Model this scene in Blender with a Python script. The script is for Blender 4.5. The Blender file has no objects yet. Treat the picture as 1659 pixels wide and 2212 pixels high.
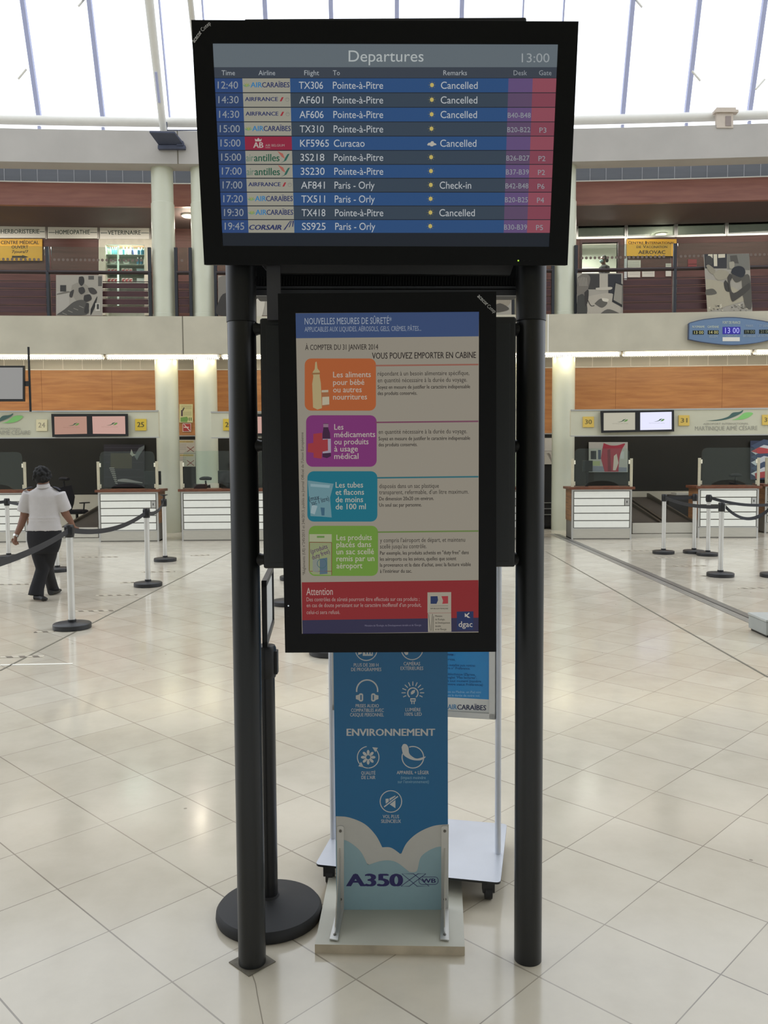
import bpy, math, random
from mathutils import Vector, Matrix
random.seed(7)
SC = bpy.context.scene
COL = SC.collection

# ------------------------------------------------------------------ camera, sky, exposure
FPX, PITCH, ROLL, EYE = 1789.0, math.radians(3.6), math.radians(.35), 1.6
_F = Vector((0, math.cos(PITCH), -math.sin(PITCH)))
_R0 = Vector((1, 0, 0)); _U0 = _R0.cross(_F)
_R = math.cos(ROLL) * _R0 - math.sin(ROLL) * _U0
_U = math.cos(ROLL) * _U0 + math.sin(ROLL) * _R0
CAMP = Vector((0, 0, EYE))
cam_data = bpy.data.cameras.new('camera'); cam = bpy.data.objects.new('camera', cam_data); COL.objects.link(cam)
cam_data.sensor_fit = 'VERTICAL'; cam_data.sensor_height = 36.0; cam_data.lens = FPX / 2212 * 36.0
cam_data.clip_start = .05; cam_data.clip_end = 300
cam.matrix_world = Matrix(((_R.x, _U.x, -_F.x, CAMP.x), (_R.y, _U.y, -_F.y, CAMP.y), (_R.z, _U.z, -_F.z, CAMP.z), (0, 0, 0, 1)))
SC.camera = cam
SC.view_settings.view_transform = 'Standard'; SC.view_settings.look = 'None'
SC.view_settings.exposure = 0.0; SC.view_settings.gamma = 1.0
SC.view_settings.use_curve_mapping = False
SC.cycles.max_bounces = 8; SC.cycles.transparent_max_bounces = 16
SC.cycles.use_denoising = True
SC.cycles.sample_clamp_indirect = 8

SKY, GROUND_GLOW = 2.1, .16
world = bpy.data.worlds.new('sky'); SC.world = world; world.use_nodes = True
nt = world.node_tree; nt.nodes.clear()
wo = nt.nodes.new('ShaderNodeOutputWorld'); bg = nt.nodes.new('ShaderNodeBackground')
tc = nt.nodes.new('ShaderNodeTexCoord'); sx = nt.nodes.new('ShaderNodeSeparateXYZ'); rp = nt.nodes.new('ShaderNodeValToRGB')
nt.links.new(tc.outputs['Generated'], sx.inputs[0]); nt.links.new(sx.outputs['Z'], rp.inputs[0])
nt.links.new(rp.outputs[0], bg.inputs[0]); nt.links.new(bg.outputs[0], wo.inputs[0])
e = rp.color_ramp.elements
e[0].position = .0; e[0].color = (GROUND_GLOW * .9, GROUND_GLOW, GROUND_GLOW * .9, 1)
e[1].position = .22; e[1].color = (.93, .97, 1.03, 1)
m_ = rp.color_ramp.elements.new(.06); m_.color = (GROUND_GLOW * 1.1, GROUND_GLOW * 1.15, GROUND_GLOW * 1.15, 1)
bg.inputs[1].default_value = SKY

# ------------------------------------------------------------------ measuring helpers
KCURVE = .0045                                   # the hall front is gently curved in plan

def ray(x, y): return _F * FPX + _R * (x - 829.5) - _U * (y - 1106)
def flat(x, y, Y):
    d = ray(x, y); return CAMP + d * (Y / d.y)
def floor(x, y, z=0.0):
    d = ray(x, y); return CAMP + d * ((z - EYE) / d.z)
def at(x, y, Y0):
    Y = Y0
    for _ in range(6):
        p = flat(x, y, Y); Y = Y0 - KCURVE * p.x ** 2
    return flat(x, y, Y)
def zof(x, y, Y0): return at(x, y, Y0).z
def cy(x, Y0): return Y0 - KCURVE * x * x
def lin(h):
    h = h.lstrip('#'); c = [int(h[i:i + 2], 16) / 255 for i in (0, 2, 4)]
    return tuple((v / 12.92 if v <= .04045 else ((v + .055) / 1.055) ** 2.4) for v in c) + (1,)

# ------------------------------------------------------------------ materials
_MATS = {}
def M(name, hx, rough=.5, metal=0., noise=.08, nscale=9., stretch=None, bump=0., spec=.5):
    if name in _MATS: return _MATS[name]
    m = bpy.data.materials.new(name); m.use_nodes = True; t = m.node_tree; b = t.nodes['Principled BSDF']
    c = lin(hx)
    b.inputs['Roughness'].default_value = rough; b.inputs['Metallic'].default_value = metal
    b.inputs['Specular IOR Level'].default_value = spec
    if noise > 0:
        tcn = t.nodes.new('ShaderNodeTexCoord'); mp = t.nodes.new('ShaderNodeMapping'); nz = t.nodes.new('ShaderNodeTexNoise')
        mx = t.nodes.new('ShaderNodeMix'); mx.data_type = 'RGBA'
        t.links.new(tcn.outputs['Object'], mp.inputs[0]); t.links.new(mp.outputs[0], nz.inputs['Vector'])
        if stretch: mp.inputs['Scale'].default_value = stretch
        nz.inputs['Scale'].default_value = nscale; nz.inputs['Detail'].default_value = 5
        t.links.new(nz.outputs['Fac'], mx.inputs['Factor'])
        mx.inputs['A'].default_value = tuple(v * (1 - noise * 2) for v in c[:3]) + (1,)
        mx.inputs['B'].default_value = tuple(min(1, v * (1 + noise * 2)) for v in c[:3]) + (1,)
        t.links.new(mx.outputs['Result'], b.inputs['Base Color'])
        if bump:
            bp = t.nodes.new('ShaderNodeBump'); bp.inputs['Strength'].default_value = bump; bp.inputs['Distance'].default_value = .01
            t.links.new(nz.outputs['Fac'], bp.inputs['Height']); t.links.new(bp.outputs[0], b.inputs['Normal'])
    else:
        b.inputs['Base Color'].default_value = c
    _MATS[name] = m; return m
def ink(hx, rough=.5):                            # printed colour
    return M('print ' + hx, hx, rough, 0, .02, 30)
def lit(hx, s=1.0, rough=.35):                    # a lit screen or lamp
    n = 'lit %s %.2f' % (hx, s)
    if n in _MATS: return _MATS[n]
    m = bpy.data.materials.new(n); m.use_nodes = True; b = m.node_tree.nodes['Principled BSDF']
    b.inputs['Base Color'].default_value = (.003, .003, .004, 1); b.inputs['Roughness'].default_value = rough
    b.inputs['Specular IOR Level'].default_value = .10
    b.inputs['Emission Color'].default_value = lin(hx); b.inputs['Emission Strength'].default_value = s
    _MATS[n] = m; return m
def clear(name, tint='#ffffff', gloss=.07, rough=.02, veil=0., veilcol='#ffffff'):
    if name in _MATS: return _MATS[name]
    m = bpy.data.materials.new(name); m.use_nodes = True; t = m.node_tree; t.nodes.clear()
    o = t.nodes.new('ShaderNodeOutputMaterial'); tr = t.nodes.new('ShaderNodeBsdfTransparent'); gl = t.nodes.new('ShaderNodeBsdfGlossy')
    lw = t.nodes.new('ShaderNodeFresnel'); lw.inputs[0].default_value = 1.45
    ma = t.nodes.new('ShaderNodeMath'); ma.operation = 'MULTIPLY'; ma.inputs[1].default_value = gloss / .04
    mx = t.nodes.new('ShaderNodeMixShader'); tr.inputs[0].default_value = lin(tint); gl.inputs['Roughness'].default_value = rough
    t.links.new(lw.outputs[0], ma.inputs[0]); t.links.new(ma.outputs[0], mx.inputs[0])
    t.links.new(tr.outputs[0], mx.inputs[1]); t.links.new(gl.outputs[0], mx.inputs[2])
    out = mx
    if veil:
        df = t.nodes.new('ShaderNodeBsdfDiffuse'); df.inputs[0].default_value = lin(veilcol)
        m2 = t.nodes.new('ShaderNodeMixShader'); m2.inputs[0].default_value = veil
        t.links.new(mx.outputs[0], m2.inputs[1]); t.links.new(df.outputs[0], m2.inputs[2]); out = m2
    t.links.new(out.outputs[0], o.inputs[0]); _MATS[name] = m; return m
def wood(name, dark, light, rough=.45, grain=(1.2, 1.2, 26), scale=2.2, planks=0):
    if name in _MATS: return _MATS[name]
    m = bpy.data.materials.new(name); m.use_nodes = True; t = m.node_tree; b = t.nodes['Principled BSDF']
    g = t.nodes.new('ShaderNodeNewGeometry'); mp = t.nodes.new('ShaderNodeMapping'); mp.inputs['Scale'].default_value = grain
    nz = t.nodes.new('ShaderNodeTexNoise'); nz.inputs['Scale'].default_value = scale; nz.inputs['Detail'].default_value = 6; nz.inputs['Distortion'].default_value = .4
    r = t.nodes.new('ShaderNodeValToRGB'); r.color_ramp.elements[0].color = lin(dark); r.color_ramp.elements[1].color = lin(light)
    r.color_ramp.elements[0].position = .3; r.color_ramp.elements[1].position = .68
    t.links.new(g.outputs['Position'], mp.inputs[0]); t.links.new(mp.outputs[0], nz.inputs['Vector']); t.links.new(nz.outputs['Fac'], r.inputs[0])
    out = r.outputs[0]
    if planks:
        s = t.nodes.new('ShaderNodeSeparateXYZ'); t.links.new(g.outputs['Position'], s.inputs[0])
        a = t.nodes.new('ShaderNodeMath'); a.operation = 'DIVIDE'; a.inputs[1].default_value = planks; t.links.new(s.outputs['Z'], a.inputs[0])
        f = t.nodes.new('ShaderNodeMath'); f.operation = 'FRACT'; t.links.new(a.outputs[0], f.inputs[0])
        l = t.nodes.new('ShaderNodeMath'); l.operation = 'LESS_THAN'; l.inputs[1].default_value = .05; t.links.new(f.outputs[0], l.inputs[0])
        x = t.nodes.new('ShaderNodeMix'); x.data_type = 'RGBA'; t.links.new(l.outputs[0], x.inputs['Factor']); t.links.new(out, x.inputs['A'])
        x.inputs['B'].default_value = tuple(v * .35 for v in lin(dark)[:3]) + (1,); out = x.outputs['Result']
    t.links.new(out, b.inputs['Base Color']); b.inputs['Roughness'].default_value = rough
    _MATS[name] = m; return m

# ------------------------------------------------------------------ planes and mesh builder
class Pl:
    def __init__(s, O, U, V): s.O, s.U, s.V = Vector(O), Vector(U).normalized(), Vector(V).normalized(); s.N = s.U.cross(s.V)
    def px(s, x, y):
        d = ray(x, y); t = (s.O - CAMP).dot(s.N) / d.dot(s.N); h = CAMP + d * t - s.O
        return h.dot(s.U), h.dot(s.V)
    def w(s, u, v, n=0.): return s.O + s.U * u + s.V * v + s.N * n
    def scale(s, x, y):                           # metres for one photo pixel here
        a = s.px(x, y); b = s.px(x + 1, y); return math.hypot(b[0] - a[0], b[1] - a[1])
def facade(x, y, Y0):                             # upright plane on the curved front, facing the hall
    p = at(x, y, Y0); a = math.atan(-2 * KCURVE * p.x)
    return Pl(p, (math.cos(a), math.sin(a), 0), (0, 0, 1))

_TXT = {}
_tc = bpy.data.curves.new('lettering_source', 'FONT'); _to = bpy.data.objects.new('lettering_source', _tc)
def glyphs(s, bold, res):
    k = (s, bold, res)
    if k not in _TXT:
        _tc.body = s; _tc.resolution_u = res
        me = bpy.data.meshes.new_from_object(_to)
        v = [(p.co.x, p.co.y) for p in me.vertices]; f = [tuple(q.vertices) for q in me.polygons]; bpy.data.meshes.remove(me)
        x0 = min(p[0] for p in v); x1 = max(p[0] for p in v)
        _TXT[k] = ([(p[0] - x0, p[1] / .682) for p in v], f, x1 - x0)
    return _TXT[k]

class MB:
    def __init__(s): s.v, s.f, s.m, s.mats, s.sm = [], [], [], [], []
    def mi(s, m):
        if m not in s.mats: s.mats.append(m)
        return s.mats.index(m)
    def add(s, vs, fs, m, smooth=False):
        o = len(s.v); s.v += [Vector(p) for p in vs]; k = s.mi(m)
        for f in fs: s.f.append([i + o for i in f]); s.m.append(k); s.sm.append(smooth)
    def box(s, a, b, m):
        x0, y0, z0 = a; x1, y1, z1 = b
        s.add([(x0, y0, z0), (x1, y0, z0), (x1, y1, z0), (x0, y1, z0), (x0, y0, z1), (x1, y0, z1), (x1, y1, z1), (x0, y1, z1)],
              [(0, 3, 2, 1), (4, 5, 6, 7), (0, 1, 5, 4), (1, 2, 6, 5), (2, 3, 7, 6), (3, 0, 4, 7)], m)
    def pbox(s, pl, u0, u1, v0, v1, n0, n1, m):
        P = [pl.w(u, v, n) for n in (n1, n0) for v in (v0, v1) for u in (u0, u1)]
        s.add(P, [(0, 1, 3, 2), (4, 6, 7, 5), (0, 4, 5, 1), (2, 3, 7, 6), (0, 2, 6, 4), (1, 5, 7, 3)], m)
    def box_px(s, pl, x0, y0, x1, y1, n0, n1, m):  # a box whose face (at n1) fills this pixel rectangle
        s.slab_px(pl, [(x0, y1), (x1, y1), (x1, y0), (x0, y0)], n0, n1, m)
    def slab(s, pl, uv, n0, n1, m, side=None):
        k = len(uv); a = sum(uv[i][0] * uv[(i + 1) % k][1] - uv[(i + 1) % k][0] * uv[i][1] for i in range(k))
        if a < 0: uv = uv[::-1]
        s.add([pl.w(u, v, n1) for u, v in uv], [tuple(range(k))], m)
        P = [pl.w(u, v, n) for n in (n1, n0) for u, v in uv]
        s.add(P, [tuple(range(2 * k - 1, k - 1, -1))] + [(i, k + i, k + (i + 1) % k, (i + 1) % k) for i in range(k)], side or m)
    def slab_px(s, pl, pts, n0, n1, m, side=None): s.slab(pl, [pl.px(*p) for p in pts], n0, n1, m, side)
    def poly(s, pl, uv, n, m):
        k = len(uv); a = sum(uv[i][0] * uv[(i + 1) % k][1] - uv[(i + 1) % k][0] * uv[i][1] for i in range(k))
        if a < 0: uv = uv[::-1]
        s.add([pl.w(u, v, n) for u, v in uv], [tuple(range(k))], m)
    def poly_px(s, pl, pts, n, m): s.poly(pl, [pl.px(*p) for p in pts], n, m)
    def rect_px(s, pl, x0, y0, x1, y1, n, m): s.poly_px(pl, [(x0, y1), (x1, y1), (x1, y0), (x0, y0)], n, m)
    def disc_px(s, pl, x, y, rx, ry, n, m, k=20): s.poly_px(pl, [(x + rx * math.cos(i * 2 * math.pi / k), y + ry * math.sin(i * 2 * math.pi / k)) for i in range(k)], n, m)
    def line_px(s, pl, pts, w, n, m, closed=False):
        uv = [Vector(pl.px(*p)) for p in pts]; h = w / 2 * pl.scale(*pts[0]); k = len(uv); L, Rr = [], []
        for i in range(k):
            a = uv[i - 1] if (i or closed) else uv[i]; b = uv[(i + 1) % k] if (i < k - 1 or closed) else uv[i]
            d = (b - a).normalized(); q = Vector((-d.y, d.x)) * h; L.append(uv[i] + q); Rr.append(uv[i] - q)
        P = [pl.w(p.x, p.y, n) for p in L + Rr]
        s.add(P, [(k + i, k + (i + 1) % k, (i + 1) % k, i) for i in range(k if closed else k - 1)], m)
    def arc_px(s, pl, x, y, r, w, n, m, a0=0, a1=360, k=28, ry=None):
        pts = [(x + r * math.cos(math.radians(a0 + (a1 - a0) * i / k)), y + (ry or r) * math.sin(math.radians(a0 + (a1 - a0) * i / k))) for i in range(k + (a1 - a0 < 360))]
        s.line_px(pl, pts, w, n, m, closed=(a1 - a0 >= 360))
    def rrect_pts(s, x0, y0, x1, y1, r, k=5):
        P = []
        for cx_, cy_, a in ((x1 - r, y0 + r, -90), (x1 - r, y1 - r, 0), (x0 + r, y1 - r, 90), (x0 + r, y0 + r, 180)):
            P += [(cx_ + r * math.cos(math.radians(a + 90 * i / k)), cy_ + r * math.sin(math.radians(a + 90 * i / k))) for i in range(k + 1)]
        return P
    def text(s, pl, t, x0, x1, yb, cap, n, m, bold=0., shear=0., y1=None, k=1.0, align='l', res=2):
        v, f, w = glyphs(t, 0, 5 if cap > 15 else res); y1 = yb if y1 is None else y1
        if x1 is None:
            wd = w * cap * .682 * .0 + w * (cap / .682) * k
            if align == 'c': x0 -= wd / 2
            if align == 'r': x0 -= wd
            x1 = x0 + wd
        dx, dy = x1 - x0, y1 - yb; L = math.hypot(dx, dy)
        ex = (dy / L * cap, -dx / L * cap)
        O = Vector(pl.px(x0, yb)); A = Vector(pl.px(x1, y1)) - O; B = Vector(pl.px(x0 + ex[0], yb + ex[1])) - O
        for k_, (ox, oy) in enumerate(((0, 0),) if bold < .004 else ((-bold * .9, 0), (0, bold * .6), (bold * .9, 0))):
            P = []
            for a, b in v:
                q = O + A * ((a + ox) / w) + B * (b + oy) + A * (shear * b * cap / L); P.append(pl.w(q.x, q.y, n + k_ * .00004))
            s.add(P, f, m)
    def tube(s, pts, rad, m, n=16, cap=True, flat=None, smooth=True):
        pts = [Vector(p) for p in pts]; k = len(pts); rad = rad if isinstance(rad, (list, tuple)) else [rad] * k
        T = [(pts[min(i + 1, k - 1)] - pts[max(i - 1, 0)]).normalized() for i in range(k)]
        a = Vector((0, 0, 1)) if abs(T[0].z) < .9 else Vector((1, 0, 0)); nr = T[0].cross(a).normalized(); V = []
        for i in range(k):
            nr = (nr - T[i] * nr.dot(T[i])).normalized(); bn = T[i].cross(nr)
            r = rad[i]; r1, r2 = r if isinstance(r, tuple) else (r, r)
            V += [pts[i] + nr * r1 * math.cos(2 * math.pi * j / n) + bn * r2 * math.sin(2 * math.pi * j / n) for j in range(n)]
        F = [(i * n + j, i * n + (j + 1) % n, (i + 1) * n + (j + 1) % n, (i + 1) * n + j) for i in range(k - 1) for j in range(n)]
        s.add(V, F, m, smooth)
        if cap:
            s.add(V[:n], [tuple(range(n - 1, -1, -1))], m); s.add(V[-n:], [tuple(range(n))], m)
    def lathe(s, c, prof, m, n=32, smooth=True):     # prof: (radius, height) from bottom to top
        c = Vector(c); V = []
        for r, z in prof: V += [c + Vector((r * math.cos(2 * math.pi * j / n), r * math.sin(2 * math.pi * j / n), z)) for j in range(n)]
        k = len(prof)
        s.add(V, [(i * n + j, i * n + (j + 1) % n, (i + 1) * n + (j + 1) % n, (i + 1) * n + j) for i in range(k - 1) for j in range(n)], m, smooth)
        s.add(V[:n], [tuple(range(n - 1, -1, -1))], m); s.add(V[-n:], [tuple(range(n))], m)
    def stack(s, rings, m, n=24):                    # rings: (x, y, z, rx, ry)
        V = []
        for x, y, z, rx, ry in rings: V += [(x + rx * math.cos(2 * math.pi * j / n), y + ry * math.sin(2 * math.pi * j / n), z) for j in range(n)]
        k = len(rings); F = [(i * n + j, i * n + (j + 1) % n, (i + 1) * n + (j + 1) % n, (i + 1) * n + j) for i in range(k - 1) for j in range(n)]
        if rings[0][2] > rings[-1][2]: F = [tuple(reversed(q)) for q in F]; F += [tuple(range(n)), tuple(range((k - 1) * n + n - 1, (k - 1) * n - 1, -1))]
        else: F += [tuple(range(n - 1, -1, -1)), tuple(range((k - 1) * n, k * n))]
        s.add(V, F, m, True)
    def ball(s, c, r, m, n=16):
        rx, ry, rz = r if isinstance(r, tuple) else (r, r, r); c = Vector(c)
        s.stack([(c.x, c.y, c.z + rz * math.sin(a), max(1e-4, rx * math.cos(a)), max(1e-4, ry * math.cos(a))) for a in [(-.5 + i / 10) * math.pi * .999 for i in range(11)]], m, n)
    def arc(s, x0, x1, Yf, Yb, z0, z1, m, n=None):   # a band following the curved front
        n = n or max(2, int(abs(x1 - x0) / .9)); V = []
        for i in range(n + 1):
            x = x0 + (x1 - x0) * i / n; V += [(x, cy(x, Yf), z0), (x, cy(x, Yf), z1), (x, cy(x, Yb), z1), (x, cy(x, Yb), z0)]
        F = [(0, 1, 2, 3), (4 * n + 3, 4 * n + 2, 4 * n + 1, 4 * n)]
        for i in range(n):
            a, b = 4 * i, 4 * i + 4
            F += [(a, b, b + 1, a + 1), (a + 1, b + 1, b + 2, a + 2), (a + 2, b + 2, b + 3, a + 3), (a + 3, b + 3, b, a)]
        s.add(V, F, m)
    def build(s, name, parent=None, bevel=0., angle=38):
        org = Vector((0, 0, 0))
        if parent is not None: org = ORG[parent]
        else:
            xs = [p.x for p in s.v]; ys = [p.y for p in s.v]
            org = Vector(((min(xs) + max(xs)) / 2, (min(ys) + max(ys)) / 2, min(p.z for p in s.v)))
        me = bpy.data.meshes.new(name); me.from_pydata([p - org for p in s.v], [], s.f)
        for m in s.mats: me.materials.append(m)
        me.polygons.foreach_set('material_index', s.m); me.polygons.foreach_set('use_smooth', s.sm)
        me.update()
        if any(s.sm): me.set_sharp_from_angle(angle=math.radians(angle))
        o = bpy.data.objects.new(name, me); COL.objects.link(o)
        if parent is not None: o.parent = parent
        else: o.location = org
        ORG[o] = org
        if bevel:
            b = o.modifiers.new('bevel', 'BEVEL'); b.width = bevel; b.segments = 2; b.limit_method = 'ANGLE'; b.angle_limit = math.radians(40)
        return o
ORG = {}
def tag(o, label=None, cat=None, group=None, kind=None):
    if label: o['label'] = label
    if cat: o['category'] = cat
    if group: o['group'] = group
    if kind: o['kind'] = kind
    return o
def thing(name, label, cat, loc, group=None):
    o = bpy.data.objects.new(name, None); COL.objects.link(o); o.location = loc; o.empty_display_size = .1; ORG[o] = Vector(loc)
    return tag(o, label, cat, group)
def copy_tree(o, parent=None):
    c = o.copy(); COL.objects.link(c)
    if parent is not None: c.parent = parent
    for ch in list(o.children): copy_tree(ch, c)
    return c
def struct(mb, name, bevel=0.):
    return tag(mb.build(name, None, bevel), kind='structure')
def part(mb, name, parent, bevel=0., label=None):
    o = mb.build(name, parent, bevel)
    if label: o['label'] = label
    return o
def lamp(name, kind, loc, energy, color=(1, 1, 1), size=.2, aim=None, sy=None, angle=None, blend=.5):
    d = bpy.data.lights.new(name, kind); d.energy = energy; d.color = color
    if kind == 'AREA':
        d.size = size
        if sy: d.shape = 'RECTANGLE'; d.size_y = sy
    elif kind == 'SPOT': d.spot_size = math.radians(angle); d.spot_blend = blend; d.shadow_soft_size = size
    else: d.shadow_soft_size = size
    o = bpy.data.objects.new(name, d); COL.objects.link(o); o.location = loc
    if aim is not None: o.rotation_euler = (Vector(aim) - Vector(loc)).to_track_quat('-Z', 'Y').to_euler()
    return o

# ------------------------------------------------------------------ the hall: floor, slabs, columns, walls, glazed roof
YD, YF, YS, YC, YW, YR, YB, YT, YG = 16.7, 17.3, 18.4, 18.8, 20.1, 18.6, 18.45, 19.4, 21.2
XL, XR = -13.0, 13.0
Z_SLAB_BOT = zof(300, 765, YS); Z_SLAB_TOP = zof(300, 683, YS)
Z_BEAM_BOT = zof(400, 354, YB); Z_BEAM_TOP = zof(400, 283, YB)
Z_GFLOOR = Z_SLAB_TOP - .03

def floor_material():
    m = bpy.data.materials.new('polished stone floor tiles'); m.use_nodes = True; t = m.node_tree; b = t.nodes['Principled BSDF']; N = t.nodes.new; Lk = t.links.new
    g = N('ShaderNodeNewGeometry'); mp = N('ShaderNodeMapping'); mp.vector_type = 'TEXTURE'
    mp.inputs['Location'].default_value = (.750, 2.754, 0); mp.inputs['Rotation'].default_value = (0, 0, math.radians(45.7)); mp.inputs['Scale'].default_value = (.4, .4, 1)
    Lk(g.outputs['Position'], mp.inputs[0]); s = N('ShaderNodeSeparateXYZ'); Lk(mp.outputs[0], s.inputs[0])
    def mth(op, a, bb=None, c=None):
        n = N('ShaderNodeMath'); n.operation = op
        for i, q in enumerate((a, bb, c)):
            if q is None: continue
            if isinstance(q, (int, float)): n.inputs[i].default_value = q
            else: Lk(q, n.inputs[i])
        return n.outputs[0]
    es = []
    for ax, wdt in (('X', .0068), ('Y', .0048)):
        f = mth('FRACT', s.outputs[ax]); d = mth('MINIMUM', f, mth('SUBTRACT', 1, f)); es.append(mth('LESS_THAN', d, wdt))
    joint = mth('MAXIMUM', es[0], es[1])
    fl = N('ShaderNodeVectorMath'); fl.operation = 'FLOOR'; Lk(mp.outputs[0], fl.inputs[0])
    wn = N('ShaderNodeTexWhiteNoise'); wn.noise_dimensions = '2D'; Lk(fl.outputs[0], wn.inputs['Vector'])
    r = N('ShaderNodeValToRGB'); r.color_ramp.elements[0].color = lin('#c2baa9'); r.color_ramp.elements[1].color = lin('#cbc4b4'); Lk(wn.outputs['Value'], r.inputs[0])
    nz = N('ShaderNodeTexNoise'); nz.inputs['Scale'].default_value = 3.5; nz.inputs['Detail'].default_value = 8; nz.inputs['Roughness'].default_value = .65; Lk(g.outputs['Position'], nz.inputs['Vector'])
    m1 = N('ShaderNodeMix'); m1.data_type = 'RGBA'; m1.blend_type = 'MULTIPLY'; m1.inputs['Factor'].default_value = .30
    r2 = N('ShaderNodeValToRGB'); r2.color_ramp.elements[0].color = (.72, .70, .66, 1); r2.color_ramp.elements[1].color = (1.05, 1.05, 1.05, 1); r2.color_ramp.elements[0].position = .3; r2.color_ramp.elements[1].position = .6
    Lk(nz.outputs['Fac'], r2.inputs[0]); Lk(r.outputs[0], m1.inputs['A']); Lk(r2.outputs[0], m1.inputs['B'])
    # small dark specks and scuffs
    vo = N('ShaderNodeTexVoronoi'); vo.inputs['Scale'].default_value = 5.5; Lk(g.outputs['Position'], vo.inputs['Vector'])
    sp = mth('LESS_THAN', vo.outputs['Distance'], .045)
    hv = N('ShaderNodeSeparateColor'); Lk(vo.outputs['Color'], hv.inputs[0]); sp = mth('MULTIPLY', sp, mth('GREATER_THAN', hv.outputs[0], .72))
    m2 = N('ShaderNodeMix'); m2.data_type = 'RGBA'; Lk(mth('MULTIPLY', sp, .55), m2.inputs['Factor']); Lk(m1.outputs['Result'], m2.inputs['A']); m2.inputs['B'].default_value = lin('#5a554c')
    n3 = N('ShaderNodeTexNoise'); n3.inputs['Scale'].default_value = 1.3; Lk(g.outputs['Position'], n3.inputs['Vector'])
    m3 = N('ShaderNodeMix'); m3.data_type = 'RGBA'; Lk(mth('MULTIPLY', joint, mth('MULTIPLY_ADD', n3.outputs['Fac'], 1.2, .05)), m3.inputs['Factor']); Lk(m2.outputs['Result'], m3.inputs['A']); m3.inputs['B'].default_value = lin('#6f665a')
    Lk(m3.outputs['Result'], b.inputs['Base Color'])
    Lk(mth('MULTIPLY_ADD', nz.outputs['Fac'], .15, .07), b.inputs['Roughness']); b.inputs['Specular IOR Level'].default_value = .62
    return m

mb = MB(); mb.box((-16, -6, -.2), (16, 23.5, 0), floor_material()); struct(mb, 'floor')

CONC = M('raw concrete', '#bdb7a4', .85, 0, .10, 1.6, None, .15)
CONC2 = M('pale concrete', '#b4b0ab', .85, 0, .07, 1.2, None, .15)
COLM = M('painted column', '#cccebb', .35, 0, .03, 3)
WHITE = M('white paint', '#e8e6df', .5, 0, .02)
STEEL = M('brushed steel', '#c4c1b6', .36, .45, .06, 6, (1, 1, 18))
ALU = M('satin aluminium', '#c9c9c6', .35, .75, .03, 8)
BLACK = M('black plastic', '#17181a', .42, 0, .05, 12)
MATT = M('matt black wall', '#20201c', .8, 0, .08, 1.5)
DGREY = M('dark grey powder coat', '#191b1c', .38, 0, .05, 14, None, 0, .5)
JOINT = M('dark joint', '#6f6a5c', .8)
OAK = wood('orange veneer', '#ab7144', '#c68d58', .4, (.9, .9, 9), 1.4)
RUST = wood('rust veneer', '#8a5a50', '#9c6a5c', .5, (.9, .9, 9), 1.4)  # rust wood, desaturated to put the haze into its colour
MAROON = wood('maroon boards', '#50302a', '#63403a', .5, (.7, .7, 14), 1.6)
DMAROON = wood('dark maroon slats', '#3a2024', '#4a2b2c', .45, (.7, .7, 14), 1.6)
TILEG = M('grey metal panels', '#7b8089', .4, .2, .10, 1.0, (.5, .5, 6))
TILELIT = M('trough lit metal panels', '#a9a79f', .35, .3, .10, 1.0, (.5, .5, 6))  # lighter copy of the grey panels, trough light put into the colour
SOFFIT = M('brown grey soffit', '#5d4f4d', .7, 0, .06, 1)

mb = MB(); mb.arc(XL, XR, YS, YS + .42, Z_SLAB_BOT, Z_SLAB_TOP, CONC); mb.arc(XL, XR, YS + .42, YG + .3, Z_SLAB_TOP - .28, Z_SLAB_TOP, CONC)
slab = struct(mb, 'slab')
for k, (px, py) in enumerate(((395, 725), (1184, 725))):
    p = facade(px, py, YS); mb = MB(); mb.pbox(p, -.012, .012, -(p.O.z - Z_SLAB_BOT), Z_SLAB_TOP - p.O.z, -.01, .003, JOINT if k == 0 else WHITE); struct(mb, 'trim_%d' % (k + 1))
mb = MB(); mb.arc(XL, XR, YB, YB + .45, Z_BEAM_BOT, Z_BEAM_TOP, CONC2); struct(mb, 'beam')
p = facade(384, 325, YB); mb = MB(); mb.pbox(p, -.012, .012, Z_BEAM_BOT - p.O.z, Z_BEAM_TOP - p.O.z, -.01, .004, JOINT); struct(mb, 'trim_3')

# columns
COLX = [at(361, 870, YC).x, at(445, 870, YC).x, at(1133, 870, YC).x, at(1217, 870, YC).x]
SEAM = M('column seam', '#8d8a7c', .6)
for i, x in enumerate(COLX):
    mb = MB(); y = cy(x, YC); ht = Z_BEAM_BOT
    mb.lathe((x, y, 0), [(.252, 0), (.252, Z_SLAB_TOP + .02), (.262, Z_SLAB_TOP + .021), (.262, Z_SLAB_TOP + .10), (.252, Z_SLAB_TOP + .105), (.252, zof(349, 442, YC)), (.247, zof(349, 441.5, YC)), (.238, zof(349, 440.5, YC)), (.238, ht)], COLM, 40)
    struct(mb, 'column')

# lower walls behind the counters
zt = zof(250, 799, YW); zb = zof(250, 941, YW); zk = zof(1400, 1061, YW)
mb = MB(); mb.arc(XL, XR, YW - .005, YW + .15, zt, Z_SLAB_TOP - .3, TILELIT)
for i in range(60):
    x = XL + .45 * i
    if x < XR: mb.box((x, cy(x, YW) - .012, zt), (x + .01, cy(x, YW), Z_SLAB_TOP - .3), WHITE)
struct(mb, 'wall_clerestory')
mb = MB(); mb.arc(XL, XR, YW - .03, YW + .1, zt - .012, zt + .012, WHITE); struct(mb, 'trim_4')
mb = MB(); mb.arc(XL, XR, YW, YW + .1, zb, zt - .012, OAK)
for px in (90, 242, 700, 960, 1330, 1560):
    x = at(px, 840, YW).x; mb.box((x - .004, cy(x, YW) - .002, zb), (x + .004, cy(x, YW), zt - .012), M('veneer seam', '#8a5630', .6))
struct(mb, 'wall_veneer')
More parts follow.
